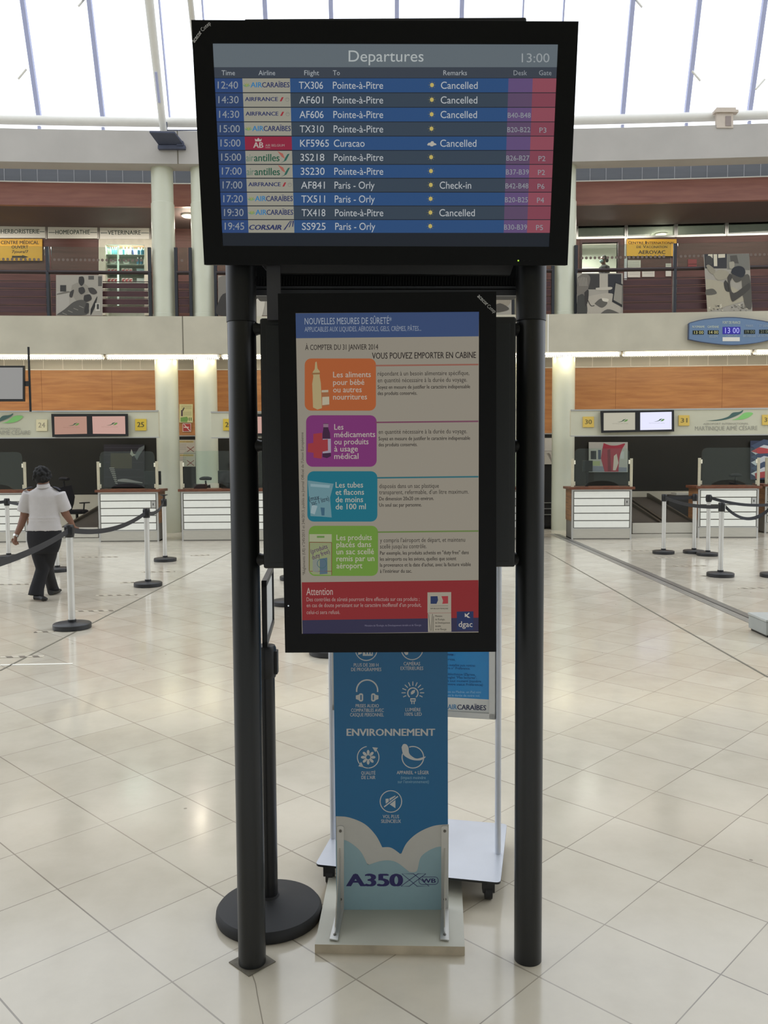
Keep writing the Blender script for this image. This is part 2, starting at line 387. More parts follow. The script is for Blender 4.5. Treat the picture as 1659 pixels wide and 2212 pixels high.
mb = MB(); mb.arc(XL, XR, YW - .02, YW + .1, zb - .03, zb, ALU); struct(mb, 'trim_5')
mb = MB(); mb.arc(XL, XR, YW, YW + .1, zk, zb - .03, MATT); struct(mb, 'wall_black')
mb = MB(); mb.arc(XL, XR, YW - .04, YW + .1, 0, zk, M('grey lower wall', '#b3b0a2', .6, 0, .12, 1.2)); struct(mb, 'wall_lower')

# gallery: metal panels, rust band, ceiling, shop wall
z1 = zof(200, 395, YT); z2 = zof(200, 445, YT); zgc = z2
mb = MB(); mb.arc(XL, XR, YT, YT + .12, z1, Z_BEAM_BOT + .2, TILEG)
k = 0
for i in range(60):
    x = XL + .36 * i + .09 * (i // 5)
    if x < XR: mb.box((x, cy(x, YT) - .01, z1), (x + .012, cy(x, YT), Z_BEAM_BOT + .2), M('pale panel joint', '#b9bcc4', .5))
struct(mb, 'wall_panels')
mb = MB(); mb.arc(XL, XR, YT - .02, YT + .1, z1 - .012, z1 + .012, WHITE); mb.arc(XL, XR, YT - .015, YT, zof(200, 359, YT), zof(200, 356, YT), ALU); struct(mb, 'trim_6')
mb = MB(); mb.arc(XL, XR, YT - .01, YT + .1, z2, z1 - .012, RUST); struct(mb, 'wall_rust_band')
mb = MB(); mb.arc(XL, XR, YT + .1, YG + 3.2, zgc, zgc + .12, SOFFIT)
for px in (100, 212, 320, 1354, 1462, 1570): pass
struct(mb, 'ceiling_gallery')
mb = MB(); mb.arc(XL, XR, YS + .43, YW, Z_SLAB_TOP - .31, Z_SLAB_TOP - .285, M('soffit white', '#cfcabb', .7)); struct(mb, 'ceiling_counters')

# glazed roof leaning over the hall
LEAN = -.32
GZ0 = Z_BEAM_TOP + .36; GZ1 = 17.5
def gy(x, z): return cy(x, YB + .25) + LEAN * (z - GZ0)
BAR = M('glare tinted glazing bar', '#b4b9da', .45, .1, .03)  # grey bars with lens glare put into the pale blue tone
mul = []
for px in (-265, -118, 30, 178, 566, 712, 858, 1002, 1380, 1528, 1674, 1822):
    x = at(px, 0, YB + LEAN * 2.6).x; mul.append(x)
for px in (333, 428, 1138, 1228): mul.append(at(px, 0, YB + LEAN * 2.6).x)
thin = mul[-4:]; mul_s = sorted(mul)
for x in mul:
    w_ = .014 if x in thin else .045
    mb = MB(); a = (x, gy(x, GZ0), GZ0); b_ = (x, gy(x, GZ1), GZ1)
    d = .05
    mb.add([(x - w_, a[1] - d, GZ0), (x + w_, a[1] - d, GZ0), (x + w_, a[1] + d, GZ0), (x - w_, a[1] + d, GZ0), (x - w_, b_[1] - d, GZ1), (x + w_, b_[1] - d, GZ1), (x + w_, b_[1] + d, GZ1), (x - w_, b_[1] + d, GZ1)],
           [(0, 3, 2, 1), (4, 5, 6, 7), (0, 1, 5, 4), (1, 2, 6, 5), (2, 3, 7, 6), (3, 0, 4, 7)], BAR)
    if x not in thin: mb.box((x - .03, cy(x, YB + .25) - .03, Z_BEAM_TOP), (x + .03, cy(x, YB + .25) + .03, Z_BEAM_TOP + .15), BAR)
    struct(mb, 'glazing_trim')
PANE = clear('roof glass', '#fbfdff', .04)
ext = [XL] + mul_s + [XR]
for i in range(len(ext) - 1):
    x0, x1 = ext[i] + .02, ext[i + 1] - .02
    if x1 - x0 < .05: continue
    mb = MB(); mb.add([(x0, gy(x0, GZ0), GZ0), (x1, gy(x1, GZ0), GZ0), (x1, gy(x1, GZ1), GZ1), (x0, gy(x0, GZ1), GZ1)], [(0, 1, 2, 3)], PANE)
    struct(mb, 'window_%d' % (i + 1))
n = 26; xs = [XL + (XR - XL) * i / n for i in range(n + 1)]
mb = MB(); mb.tube([(x, gy(x, GZ0) - .02, GZ0 - .09) for x in xs], .10, WHITE, 14); struct(mb, 'trim_7')
# white slanting struts with a grey socket, left of the big display
for j, (pa, pb) in enumerate((((322, 0), (353, 282)), ((411, 0), (424, 120)))):
    a = at(pa[0], pa[1], YB - .35 + LEAN * 2.6); b_ = at(pb[0], pb[1], YB + .05 if j == 0 else YB - .2)
    dr = (a - b_); top = b_ + dr * 2.2
    mb = MB(); mb.tube([b_, top], [.075, .115] if j == 0 else .06, WHITE, 16)
    if j == 0:
        q0 = b_ + dr * .21; q1 = b_ + dr * .45; f = Vector((0, -.105, 0)); mb.tube([q0 + f, q1 + f], .028, BAR, 10)
    struct(mb, 'beam_strut')
# white ties across the bars
for px, py, s_ in ((48, 160, 1), (178, 3, 1), (1378, 5, -1), (1504, 164, -1), (1642, 182, 1)):
    a = at(px, py, YB + .05 + LEAN * 1.4)
    mb = MB(); mb.tube([a + Vector((-.09, 0, -.10 * s_)), a + Vector((.09, 0, .10 * s_))], .022, WHITE, 8); struct(mb, 'glazing_trim')
mb = MB(); mb.box((XL, -8, GZ1 + .05), (XR, 8, GZ1 + .3), M('white ceiling', '#e4e2dc', .8)); struct(mb, 'ceiling')  # unseen roof sheet, added and cut short to steer daylight onto the floor
# unseen slab and wall added behind the camera to shade the stand's front
BW = M('mid grey plaster', '#8f8b84', .9, 0, .05, .7)
mb = MB(); mb.box((-16, -7.2, 3.2), (16, -7, 13.8), BW)
for i in range(9): mb.box((-16 + 4 * i - .2, -7.2, 0), (-16 + 4 * i + .2, -7, 3.2), BW)
struct(mb, 'wall_blocker')
mb = MB(); mb.box((-16, -7, 4.3), (16, .7, 5.1), CONC); struct(mb, 'slab_blocker')

# ------------------------------------------------------------------ foreground: the departures stand
def pose(O, yaw, tilt, roll):
    m = Matrix.Rotation(math.radians(yaw), 3, 'Z') @ Matrix.Rotation(math.radians(tilt), 3, 'X') @ Matrix.Rotation(math.radians(roll), 3, 'Y')
    return Pl(O, m @ Vector((1, 0, 0)), m @ Vector((0, 0, 1)))
BEZEL = M('black display bezel', '#0a0b0e', .45, 0, .04, 20, None, 0, .22)
CASE = M('dark display casing', '#121315', .5, 0, .05, 10, None, 0, .3)

fl_ = floor(545, 2079); fr_ = floor(1140, 2071)
stand = thing('display_stand', 'tall dark grey two-post stand carrying the departures board and the notice screen', 'display stand', ((fl_.x + fr_.x) / 2, (fl_.y + fr_.y) / 2, 0))
for q in (fl_, fr_):
    mb = MB(); mb.lathe((q.x, q.y, 0), [(.0435, 0), (.0435, 2.62), (.040, 2.625)], DGREY, 40); part(mb, 'post', stand)
    mb = MB(); mb.lathe((q.x, q.y, 0), [(.0455, 2.02), (.0455, 2.60)], BLACK, 32); part(mb, 'sleeve', stand)
mb = MB(); r = .053
a = math.radians(45.7); U2 = Vector((math.cos(a), math.sin(a), 0)); V2 = Vector((-math.sin(a), math.cos(a), 0))
pb = Pl(Vector((fl_.x, fl_.y, 0)), U2, V2); mb.pbox(pb, -r, r, -r, r, .0005, .003, M('dirty steel plate', '#6c675b', .6, .3, .25, 40)); part(mb, 'base_plate', stand)
box_y0, box_y1 = fl_.y - .035, fl_.y + .075
boxp = Pl((0, box_y0, 0), (1, 0, 0), (0, 0, 1))
for py in (707, 963, 1211):                       # arms that grip the housing between the posts
    for q, px in ((fl_, 562), (fr_, 1113)):
        z = boxp.px(px, py)[1]; xe = boxp.px(px, py)[0]; s_ = 1 if q is fl_ else -1
        mb = MB(); mb.tube([(q.x + s_ * .03, q.y, z), (q.x + s_ * .052, q.y, z), (xe + s_ * .012, q.y, z)], [.026, .017, .017], BLACK, 16); part(mb, 'clamp_arm', stand)
mb = MB(); u0, v0 = boxp.px(580, 680); u1, v1 = boxp.px(608, 575)
mb.box((u0, box_y0 - .03, v0 - .02), (u1, box_y0 - .02, v1 + .03), M('grey bracket', '#4a4a50', .4, .3)); part(mb, 'hanger_bracket', stand)
mb = MB(); u0, v0 = boxp.px(560, 640); mb.box((fl_.x, fl_.y - .012, 2.50), (fr_.x, fl_.y + .012, 2.56), BLACK); part(mb, 'crossbar', stand)

# housing between the posts, behind the notice screen
hx0, hz1 = boxp.px(561, 687); hx1, hz0 = boxp.px(1113, 1225)
hous = thing('screen_housing', 'wide dark grey steel housing clamped between the posts behind the notice screen', 'housing', ((hx0 + hx1) / 2, box_y1, hz0))
mb = MB(); mb.box((hx0, box_y0, hz0), (hx1, box_y1, hz1), DGREY); part(mb, 'casing', hous, .006)
mb = MB(); mb.box((hx0 + .018, box_y0 - .004, hz0 + .018), (hx1 - .018, box_y0 + .002, hz1 - .02), M('housing cover', '#1a1d1f', .42, 0, .05)); part(mb, 'cover', hous, .002)

# ---- departures board
TD = pose((.0127, 2.41, 2.487), .82, 10.3, .1)
dep = thing('departures_board', 'large tilted black flight display reading Departures 13:00 at the top of the stand', 'departures display', TD.w(0, -.32, -.03))
mb = MB(); T0 = [TD.px(413, 43), TD.px(1250, 46), TD.px(1226, 573), TD.px(441, 572)]
S0 = [TD.px(459, 93), TD.px(1206, 95), TD.px(1187, 533), TD.px(481, 531)]
# bezel: four mitred bars around the screen
for i in range(4):
    j = (i + 1) % 4; mb.slab(TD, [T0[i], T0[j], S0[j], S0[i]], -.03, 0, BEZEL)
part(mb, 'bezel', dep, .0015)
mb = MB(); mb.slab(TD, [(-.50, -.29), (.50, -.29), (.50, .30), (-.50, .30)], -.085, -.012, CASE); part(mb, 'back_casing', dep, .008)

mb = MB()
def W(i): return 167.2 + 33.6 * 0 + RB[i]
RB = [167.2, 199.3, 230.8, 262.4, 293.2, 324.2, 354.4, 384.4, 414.6, 444.3, 474.0, 503.4]
XLe = lambda y: 459 + (y - 93) * .0502
XRi = lambda y: 1206 - (y - 93) * .0434
def xl1(y): return 522.8 + (y - 167) * .0408      # logo column, left and right edge
def xl2(y): return 626 + (y - 167) * .0283
def xd(y): return 1099.2 - (y - 167) * .0316
def xg(y): return 1151.7 - (y - 167) * .0378
def band(y0, y1, f0, f1, col, n):
    mb.poly_px(TD, [(f0(y0), y0), (f1(y0), y0), (f1(y1), y1), (f0(y1), y1)], n, col)
L0, L1, L2, L3, L4 = -.006, -.0055, -.005, -.0045, -.004
band(93, 533, XLe, XRi, lit('#22262c'), L0)
band(93, 144, XLe, XRi, lit('#5d666c'), L1)
band(144, 167, XLe, XRi, lit('#3a4049'), L1)
ROWC = ['#2d4a73', '#37424e']
TX = lit('#a9adb0'); TX2 = lit('#868b90')
for i in range(11):
    y0, y1 = RB[i] + .8, RB[i + 1] - .8
    band(y0, y1, xl2, xd, lit(ROWC[i % 2]), L1)
    band(y0, y1, XLe, lambda y: xl1(y), lit('#2e4470' if i % 2 == 0 else '#2f4062'), L1)
    band(y0, y1, xd, xg, lit('#5c4a70' if i % 2 == 0 else '#57465f'), L1)
    band(y0, y1, xg, XRi, lit('#854854' if i % 2 == 0 else '#7a414e'), L1)
T = lambda s, x0, x1, yb, cap, c=TX, bold=0., n=L3, **k: mb.text(TD, s, x0, x1, yb, cap, n, c, bold, **k)
T('Departures', 753, 915, 132, 24, lit('#a5abab')); T('13:00', 1127.5, 1187.5, 133.5, 19, lit('#8d9396'))
for s, a, b_ in (('Time', 478, 507), ('Airline', 558, 594), ('Flight', 657, 689), ('To', 719, 734), ('Remarks', 958, 1009), ('Desk', 1110, 1139), ('Gate', 1165, 1192)):
    T(s, a, b_, 161.5, 10.5, lit('#9a9fa3') if a < 1100 else TX2)
FL = [('12:40', 'c', 'TX306', 'Pointe-à-Pitre', 's', 'Cancelled', '', ''), ('14:30', 'f', 'AF601', 'Pointe-à-Pitre', 's', 'Cancelled', '', ''),
      ('14:30', 'f', 'AF606', 'Pointe-à-Pitre', 's', 'Cancelled', 'B40-B48', ''), ('15:00', 'c', 'TX310', 'Pointe-à-Pitre', 's', '', 'B20-B22', 'P3'),
      ('15:00', 'b', 'KF5965', 'Curacao', 'k', 'Cancelled', '', ''), ('15:00', 'a', '3S218', 'Pointe-à-Pitre', 's', '', 'B26-B27', 'P2'),
      ('17:00', 'a', '3S230', 'Pointe-à-Pitre', 's', '', 'B37-B39', 'P2'), ('17:00', 'f', 'AF841', 'Paris - Orly', 's', 'Check-in', 'B42-B48', 'P6'),
      ('17:20', 'c', 'TX511', 'Paris - Orly', 's', '', 'B20-B25', 'P4'), ('19:30', 'c', 'TX418', 'Pointe-à-Pitre', 's', 'Cancelled', '', ''),
      ('19:45', 'o', 'SS925', 'Paris - Orly', 's', '', 'B30-B39', 'P5')]
NAVY = lit('#2b3258'); PAPER = lit('#8d8b7f')
for i, (tm, lg, fn, to, wx, rm, dk, gt) in enumerate(FL):
    f = i / 10; yc = (RB[i] + RB[i + 1]) / 2; yb = yc + 7.6; cap = 15.2
    T(tm, 469.7 + 15.2 * f, 513.5 + 13.3 * f, yb - .5, cap, TX2)
    T(fn, 645.3 + 6.7 * f, (697.6 if fn[0] != 'K' else 708) + 5.4 * f, yb, cap)
    x0 = 719 + 5 * f; T(to, x0, x0 + {'Po': 108.5, 'Cu': 66.5, 'Pa': 86.5}[to[:2]] - (4.5 * f if to[0:2] == 'Po' else 0), yb, cap)
    sxx, syy = 933.4 - 3.7 * f, yc - .5
    if wx == 's':
        mb.disc_px(TD, sxx, syy, 4.2, 4.6, L3, lit('#b5a45c'), 14)
        for k in range(8):
            a = k * math.pi / 4; mb.line_px(TD, [(sxx + 5.4 * math.cos(a), syy + 5.4 * math.sin(a)), (sxx + 8 * math.cos(a), syy + 8 * math.sin(a))], .8, L3, lit('#6f6a48'))
    else:
        mb.poly_px(TD, [(923, 311.5), (926, 308), (930, 307.5), (932, 304.5), (936, 304.5), (938, 308), (942.5, 310), (943, 312.5), (937, 313.5), (935, 315.5), (931, 315.5), (929, 313.5), (924, 313.5)], L3, lit('#a8a49a'))
    if rm: x0 = 952.8 - 3.8 * f; T(rm, x0, x0 + (79.3 - 3 * f if rm[0:2] == 'Ca' else 68), yb, cap)
    if dk: x0 = 1098.5 - 10 * (f - .1); T(dk, x0, x0 + 49.5, yb - .5, 11, TX2)
    if gt: x0 = 1166 - 10.5 * (f - .3); T(gt, x0, x0 + 15, yb + .5, 11, TX2)
    xa = xl1(yc); wL = xl2(yc) - xa
    y0, y1 = RB[i] + 1, RB[i + 1] - 1
    mb.poly_px(TD, [(xl1(y0), y0), (xl2(y0), y0), (xl2(y1), y1), (xl1(y1), y1)], L2, PAPER if lg != 'b' else lit('#82283c'))
    if lg == 'c':
        mb.text(TD, 'AIR', xa + wL * .17, xa + wL * .41, yc + 4.6, 11, L3, lit('#2f6f9e'), .022)
        mb.text(TD, 'CARAÏBES', xa + wL * .41, xa + wL * .985, yc + 4.6, 11, L3, NAVY, .028)
        for k, (a, c) in enumerate(((-150, '#62846a'), (-120, '#7d8a52'), (-90, '#8a8f58'), (-60, '#7a8a52'), (-30, '#6b8a6f'))):
            a = math.radians(a); cx_, cy_ = xa + 9, yc + 4
            mb.poly_px(TD, [(cx_, cy_), (cx_ + 6 * math.cos(a - .25), cy_ + 6 * math.sin(a - .25)), (cx_ + 10 * math.cos(a), cy_ + 10 * math.sin(a)), (cx_ + 6 * math.cos(a + .25), cy_ + 6 * math.sin(a + .25))], L3 + .0001 * k, lit(c))
    elif lg == 'f':
        mb.text(TD, 'AIRFRANCE', xa + wL * .04, xa + wL * .73, yc + 2.4, 8.4, L3, NAVY, .03)
        mb.poly_px(TD, [(xa + wL * .77, yc + 3), (xa + wL * .81, yc + 3), (xa + wL * .855, yc - 6), (xa + wL * .815, yc - 6)], L3, lit('#8e3038'))
        mb.arc_px(TD, xa + wL * .93, yc - 1, 4, 1, L3, lit('#777770')); mb.line_px(TD, [(xa + wL * .90, yc - 2), (xa + wL * .96, yc - 3)], 1, L3, lit('#777770'))
    elif lg == 'b':
        P_ = lit('#a59a94')
        mb.text(TD, 'AB', xa + wL * .18, xa + wL * .39, yc + 10, 12, L3, P_, .03)
        mb.poly_px(TD, [(xa + wL * .22, yc - 4), (xa + wL * .21, yc - 10), (xa + wL * .25, yc - 7.5), (xa + wL * .285, yc - 12), (xa + wL * .32, yc - 7.5), (xa + wL * .36, yc - 10), (xa + wL * .345, yc - 4)], L3, P_)
        mb.text(TD, 'AIR BELGIUM', xa + wL * .435, xa + wL * .845, yc + 7.2, 5, L3, lit('#93807c'), .01)
        mb.line_px(TD, [(xa + wL * .435, yc + 9.6), (xa + wL * .54, yc + 9.6)], 1, L3, lit('#93807c'))
    elif lg == 'a':
        mb.text(TD, 'air', xa + wL * .015, xa + wL * .17, yc + 8.4, 15.5, L3, lit('#5e7364'), .012)
        mb.text(TD, 'antilles', xa + wL * .185, xa + wL * .725, yc + 8.4, 15.5, L3, lit('#27503f'), .02)
        mb.poly_px(TD, [(xa + wL * .68, yc - 14), (xa + wL * .80, yc - 8), (xa + wL * .845, yc + 3), (xa + wL * .775, yc - 1)], L3, lit('#9a5a50'))
        mb.poly_px(TD, [(xa + wL * .945, yc - 8), (xa + wL * .90, yc - 7), (xa + wL * .85, yc + 1), (xa + wL * .82, yc + 8), (xa + wL * .74, yc + 13), (xa + wL * .87, yc + 7), (xa + wL * .92, yc - 3)], L3, lit('#2f5a50'))
    else:
        mb.text(TD, 'CORSAIR', xa + wL * .01, xa + wL * .72, yc + 7.4, 10.5, L3, NAVY, .05, shear=.25)
        mb.poly_px(TD, [(xa + wL * .765, yc + 7.5), (xa + wL * .80, yc + 7.5), (xa + wL * .93, yc - 12), (xa + wL * .91, yc - 12)], L3, NAVY)
        mb.poly_px(TD, [(xa + wL * .88, yc + 2), (xa + wL * .90, yc + 2), (xa + wL * .955, yc - 12), (xa + wL * .935, yc - 12)], L3, NAVY)
        mb.poly_px(TD, [(xa + wL * .955, yc + 1), (xa + wL * .975, yc + 1), (xa + wL * .995, yc - 12), (xa + wL * .965, yc - 12)], L3, NAVY)
part(mb, 'screen', dep, 0, 'lit screen listing eleven flights with airline logos, desks and gates')
mb = MB()
mb.text(TD, 'acecor', 420.5, 437, 93, 10, .0012, ink('#d8dade'), .03, y1=71)
mb.text(TD, 'Cotep', 438, 456, 69, 8.6, .0012, ink('#d8dade'), .005, y1=52)
part(mb, 'maker_lettering', dep)
mb = MB(); mb.disc_px(TD, 1119.5, 563, 1.7, 1.7, .001, lit('#b9e84a', 1.2), 12); part(mb, 'power_light', dep)
mb = MB(); mb.disc_px(TD, 1132, 563, 1.6, 1.6, .001, CASE, 12); mb.disc_px(TD, 1144, 563, 1.6, 1.6, .001, CASE, 12); part(mb, 'sensor', dep)

# ---- the second flight display, back to back behind the posts
RP = pose((.0127, fl_.y + .12, 2.36), 180, 10.3, 0)
RF = Pl((0, fl_.y + .075, 0), (1, 0, 0), (0, 0, 1))
a0 = RF.px(551, 640); a1 = RF.px(1122, 575)
back = thing('flight_display', 'second black flight display facing away, seen from behind between the post tops', 'departures display', (.0127, fl_.y + .15, a0[1]))
mb = MB(); yb_ = fl_.y + .075; zt_ = flat(830, 38, yb_ + .10).z
xa0 = flat(527, 40, yb_ + .1).x; xa1 = flat(1138, 42, yb_ + .1).x
mb.add([(a0[0], yb_, a0[1]), (a1[0], yb_, a0[1]), (a1[0], yb_ + .09, a0[1]), (a0[0], yb_ + .09, a0[1]),
        (xa0, yb_ + .10, zt_), (xa1, yb_ + .10, zt_), (xa1, yb_ + .19, zt_), (xa0, yb_ + .19, zt_)],
       [(0, 3, 2, 1), (4, 5, 6, 7), (0, 1, 5, 4), (1, 2, 6, 5), (2, 3, 7, 6), (3, 0, 4, 7)], CASE); part(mb, 'casing', back, .006)
GREYP = M('grey casing plate', '#6f6f72', .45, .2, .05)
mb = MB(); mb.slab_px(RF, [(566, 574), (1108, 574), (1100, 597), (582, 593)], 0, .022, GREYP); part(mb, 'cover_plate', back, .002)
mb = MB()
for i in range(96):
    x = 552 + i * 6
    mb.slab_px(RF, [(x, 617), (x + 2.6, 617), (x + 3.4, 598), (x + .8, 598)], 0, .006, M('vent slot', '#08090a', .6))
part(mb, 'vent_grille', back)
mb = MB(); mb.slab_px(RF, [(551, 620), (1122, 620), (1122, 625), (551, 625)], 0, .012, M('grey edge', '#4f5056', .4)); mb.slab_px(RF, [(551, 628), (1122, 628), (1122, 640), (551, 640)], 0, .014, M('grey edge', '#4f5056', .4)); part(mb, 'frame_edge', back)

# ---- notice screen
NS = pose((.0137, 2.361, 1.555), -.3, 1.5, -.2)
nt_ = thing('notice_screen', 'tall black portrait screen showing the cabin liquids security notice, in the middle of the stand', 'notice screen', NS.w(0, -.5, -.03))
mb = MB(); T0 = [NS.px(600, 634), NS.px(1072, 630), NS.px(1072, 1408), NS.px(616, 1410)]
S0 = [NS.px(638, 676), NS.px(1035, 673), NS.px(1034, 1367), NS.px(652, 1370)]
for i in range(4):
    j = (i + 1) % 4; mb.slab(NS, [T0[i], T0[j], S0[j], S0[i]], -.03, 0, BEZEL)
part(mb, 'bezel', nt_, .0015)
mb = MB(); mb.slab(NS, [(-.29, -.49), (.29, -.49), (.29, .49), (-.29, .49)], -.09, -.012, CASE); part(mb, 'back_casing', nt_, .008)
mb = MB(); a_ = NS.w(0, .1, -.085); mb.box((a_.x - .15, a_.y, a_.z - .2), (a_.x + .15, box_y0 - .0045, a_.z + .2), CASE); part(mb, 'wall_mount', nt_)
mb = MB()
q = lambda zx, zy: (580 + zx * .3014, 660 + zy * .3014)     # the two enlargements the notice was measured on
q3 = lambda zx, zy: (580 + zx * .3014, 1000 + zy * .3014)
PAP = lit('#857f73'); LT = lit('#a39d92'); DK = lit('#2a2523')
mb.poly(NS, S0, L0, PAP)
def P_(pts, col, n=L1, f=q): mb.poly_px(NS, [f(*p) for p in pts], n, col)
def TT(s, x0, x1, yb, cap, col, bold=0., f=q, n=L3, slope=-.008, shear=0.):
    a = f(x0, yb); b_ = f(x1, yb + (x1 - x0) * slope); mb.text(NS, s, a[0], b_[0], a[1], cap * .3014, n, col, bold, y1=b_[1], shear=shear)
P_([(190, 54), (1510, 43), (1508, 219), (195, 233)], lit('#364668'))
TT('NOUVELLES MESURES DE SÛRETÉ*', 258, 882, 134, 46, lit('#8c939d')); TT('APPLICABLES AUX LIQUIDES, AÉROSOLS, GELS, CRÈMES, PÂTES...', 258, 1095, 186, 34, lit('#828995'))
TT('À COMPTER DU 31 JANVIER 2014', 262, 785, 318, 38, DK, .012); TT('VOUS POUVEZ EMPORTER EN CABINE', 742, 1488, 381, 44, DK, .018)
def block(f, pts_box, col, rule, rulecol):
    x0, y0, x1, y1 = pts_box
    r = 46; pl_ = [f(x, y) for x, y in mb.rrect_pts(x0, y0, x1, y1, r)]
    mb.poly_px(NS, pl_, L1, lit(col)); mb.poly_px(NS, [f(x1 - 10, rule), f(1506, rule - 8), f(1506, rule + 3), f(x1 - 10, rule + 11)], L1, lit(rulecol))
block(q, (258, 378, 770, 753), '#9a5430', 424, '#84564a'); block(q, (268, 786, 775, 1156), '#6e3064', 832, '#6a4052')
block(q3, (277, 60, 780, 422), '#1d6272', 102, '#2c5d66'); block(q3, (287, 452, 785, 812), '#5f8036', 492, '#5d7040')
for s, y, x1 in (('Les aliments', 514, 733), ('pour bébé', 569, 686), ('ou autres', 622, 667), ('nourritures', 674, 705)): TT(s, 463, x1, y, 40, LT, .008)
for s, y, x1 in (('Les', 890, 536), ('médicaments', 944, 764), ('ou produits', 996, 716), ('à usage', 1047, 640), ('médical', 1100, 644)): TT(s, 471, x1, y, 40, LT, .008)
for s, y, x1 in (('Les tubes', 178, 677), ('et flacons', 230, 684), ('de moins', 283, 677), ('de 100 ml', 334, 697)): TT(s, 481, x1, y, 40, LT, .008, q3)
for s, y, x1 in (('Les produits', 556, 740), ('placés dans', 606, 735), ('un sac scellé', 657, 755), ('remis par un', 707, 758), ('aéroport', 758, 672)): TT(s, 487, x1, y, 40, LT, .008, q3)
for s, y, x1, b_ in (('répondant à un besoin alimentaire spécifique,', 502, 1440, 0), ('en quantité nécessaire à la durée du voyage.', 550, 1424, 0), ('Soyez en mesure de justifier le caractère indispensable', 597, 1446, 1), ('des produits conservés.', 641, 1065, 1)): TT(s, 783, x1, y, 31 if not b_ else 26, DK, .016 * b_)
for s, y, x1, b_ in (('en quantité nécessaire à la durée du voyage.', 920, 1424, 0), ('Soyez en mesure de justifier le caractère indispensable', 967, 1446, 1), ('des produits conservés.', 1010, 1067, 1)): TT(s, 789, x1, y, 31 if not b_ else 26, DK, .016 * b_)
for s, y, x1, b_ in (('disposés dans un sac plastique', 182, 1222, 0), ('transparent, refermable, d’un litre maximum.', 226, 1435, 0), ('De dimension 20x20 cm environ.', 270, 1185, 1), ('Un seul sac par personne.', 315, 1098, 1)): TT(s, 794, x1, y, 31 if not b_ else 26, DK, .016 * b_, q3)
for s, y, x1, b_ in (('y compris l’aéroport de départ, et maintenu', 571, 1410, 0), ('scellé jusqu’au contrôle.', 615, 1133, 0), ('Par exemple, les produits achetés en "duty free" dans', 660, 1436, 1), ('les aéroports ou les avions, quelles que soient', 703, 1346, 1), ('la provenance et la date d’achat, avec la facture visible', 746, 1451, 1), ('à l’intérieur du sac.', 790, 1028, 1)): TT(s, 799, x1, y, 31 if not b_ else 26, DK, .016 * b_, q3)
# drawings in the coloured boxes
def D(pts, col, f=q, n=L2): mb.poly_px(NS, [f(*p) for p in pts], n, lit(col))
D([(318, 730), (312, 560), (320, 510), (316, 475), (330, 455), (334, 405), (344, 400), (350, 450), (366, 470), (366, 510), (374, 555), (382, 735), (350, 745)], '#9b8c66'); D([(310, 482), (368, 480), (368, 492), (310, 494)], '#7e5c3a', n=L3)
D([(380, 606), (428, 604), (428, 622), (434, 640), (436, 716), (384, 726)], '#8a5a3c'); D([(380, 606), (428, 604), (428, 620), (380, 622)], '#a09580', n=L3); D([(384, 655), (434, 652), (435, 708), (384, 714)], '#a29a84', n=L3)
D([(392, 845), (428, 845), (428, 880), (440, 915), (447, 1080), (418, 1094), (386, 1086), (386, 920), (392, 880)], '#3a2338'); D([(392, 848), (428, 848), (428, 872), (392, 872)], '#7c6272', n=L3); D([(388, 955), (446, 955), (447, 1055), (387, 1060)], '#8d8490', n=L3)
D([(320, 920), (384, 912), (384, 962), (424, 958), (426, 1040), (384, 1048), (380, 1098), (322, 1090), (322, 1056), (280, 1050), (282, 990), (320, 984)], '#8a3438', n=L4)
D([(280, 126), (380, 140), (466, 150), (440, 250), (452, 392), (380, 386), (300, 382), (290, 250)], '#5f7f86', q3); D([(372, 320), (402, 322), (400, 378), (380, 378)], '#39586a', q3, L3); D([(300, 150), (440, 160), (436, 180), (300, 170)], '#7b949a', q3, L3); D([(310, 300), (350, 310), (330, 370), (300, 360)], '#86989c', q3, L3)
TT('(max', 292, 366, 276, 34, lit('#26303c'), .01, q3, L4, -.22); TT('sac 1 litre)', 312, 436, 306, 34, lit('#26303c'), .01, q3, L4, -.30)
D([(292, 512), (452, 512), (454, 806), (320, 802), (290, 776)], '#7d8462', q3); D([(292, 512), (452, 512), (452, 566), (292, 564)], '#8f9276', q3, L3); D([(346, 524), (400, 524), (400, 538), (346, 538)], '#5a7a40', q3, L4)
for a, b_ in (((292, 570), (452, 572)), ((452, 572), (452, 806)), ((294, 778), (450, 778)), ((293, 570), (292, 776))): mb.line_px(NS, [q3(*a), q3(*b_)], 1.2, L3, lit('#6a3426'))
D([(366, 690), (420, 680), (422, 796), (366, 800)], '#4c5e6a', q3, L3); mb.arc_px(NS, *q3(382, 722), 10, 1.2, L4, lit('#3c5a5c')); D([(316, 690), (360, 690), (360, 790), (316, 780)], '#757a72', q3, L3)
TT('(produits', 306, 424, 652, 32, lit('#4a2c52'), .01, q3, L4, -.34); TT('duty free)', 316, 440, 696, 32, lit('#4a2c52'), .01, q3, L4, -.40)
a = q3(268, 808); b_ = (653.5, 934)
mb.text(NS, '*Règlements (UE) n°245/2013 et 246/2013, publiés au Journal Officiel de l’Union Européenne', 659.0, b_[0] + 1.5, 1243, 5.6, L3, lit('#3c3732'), .004, y1=934)
P_([(237, 858), (1506, 842), (1508, 1112), (240, 1130)], lit('#77282a'), f=q3); P_([(240, 1130), (1508, 1112), (1508, 1212), (243, 1228)], lit('#2f2d42'), f=q3)
TT('Attention', 270, 460, 950, 52, lit('#a08f88'), .004, q3, slope=-.012)
for s, y, x1 in (('Des contrôles de sûreté pourront être effectués sur ces produits ;', 994, 1083), ('en cas de doute persistant sur le caractère inoffensif d’un produit,', 1036, 1096), ('celui-ci sera refusé.', 1086, 512)): TT(s, 272, x1, y, 28, lit('#96827c'), 0, q3, slope=-.004)
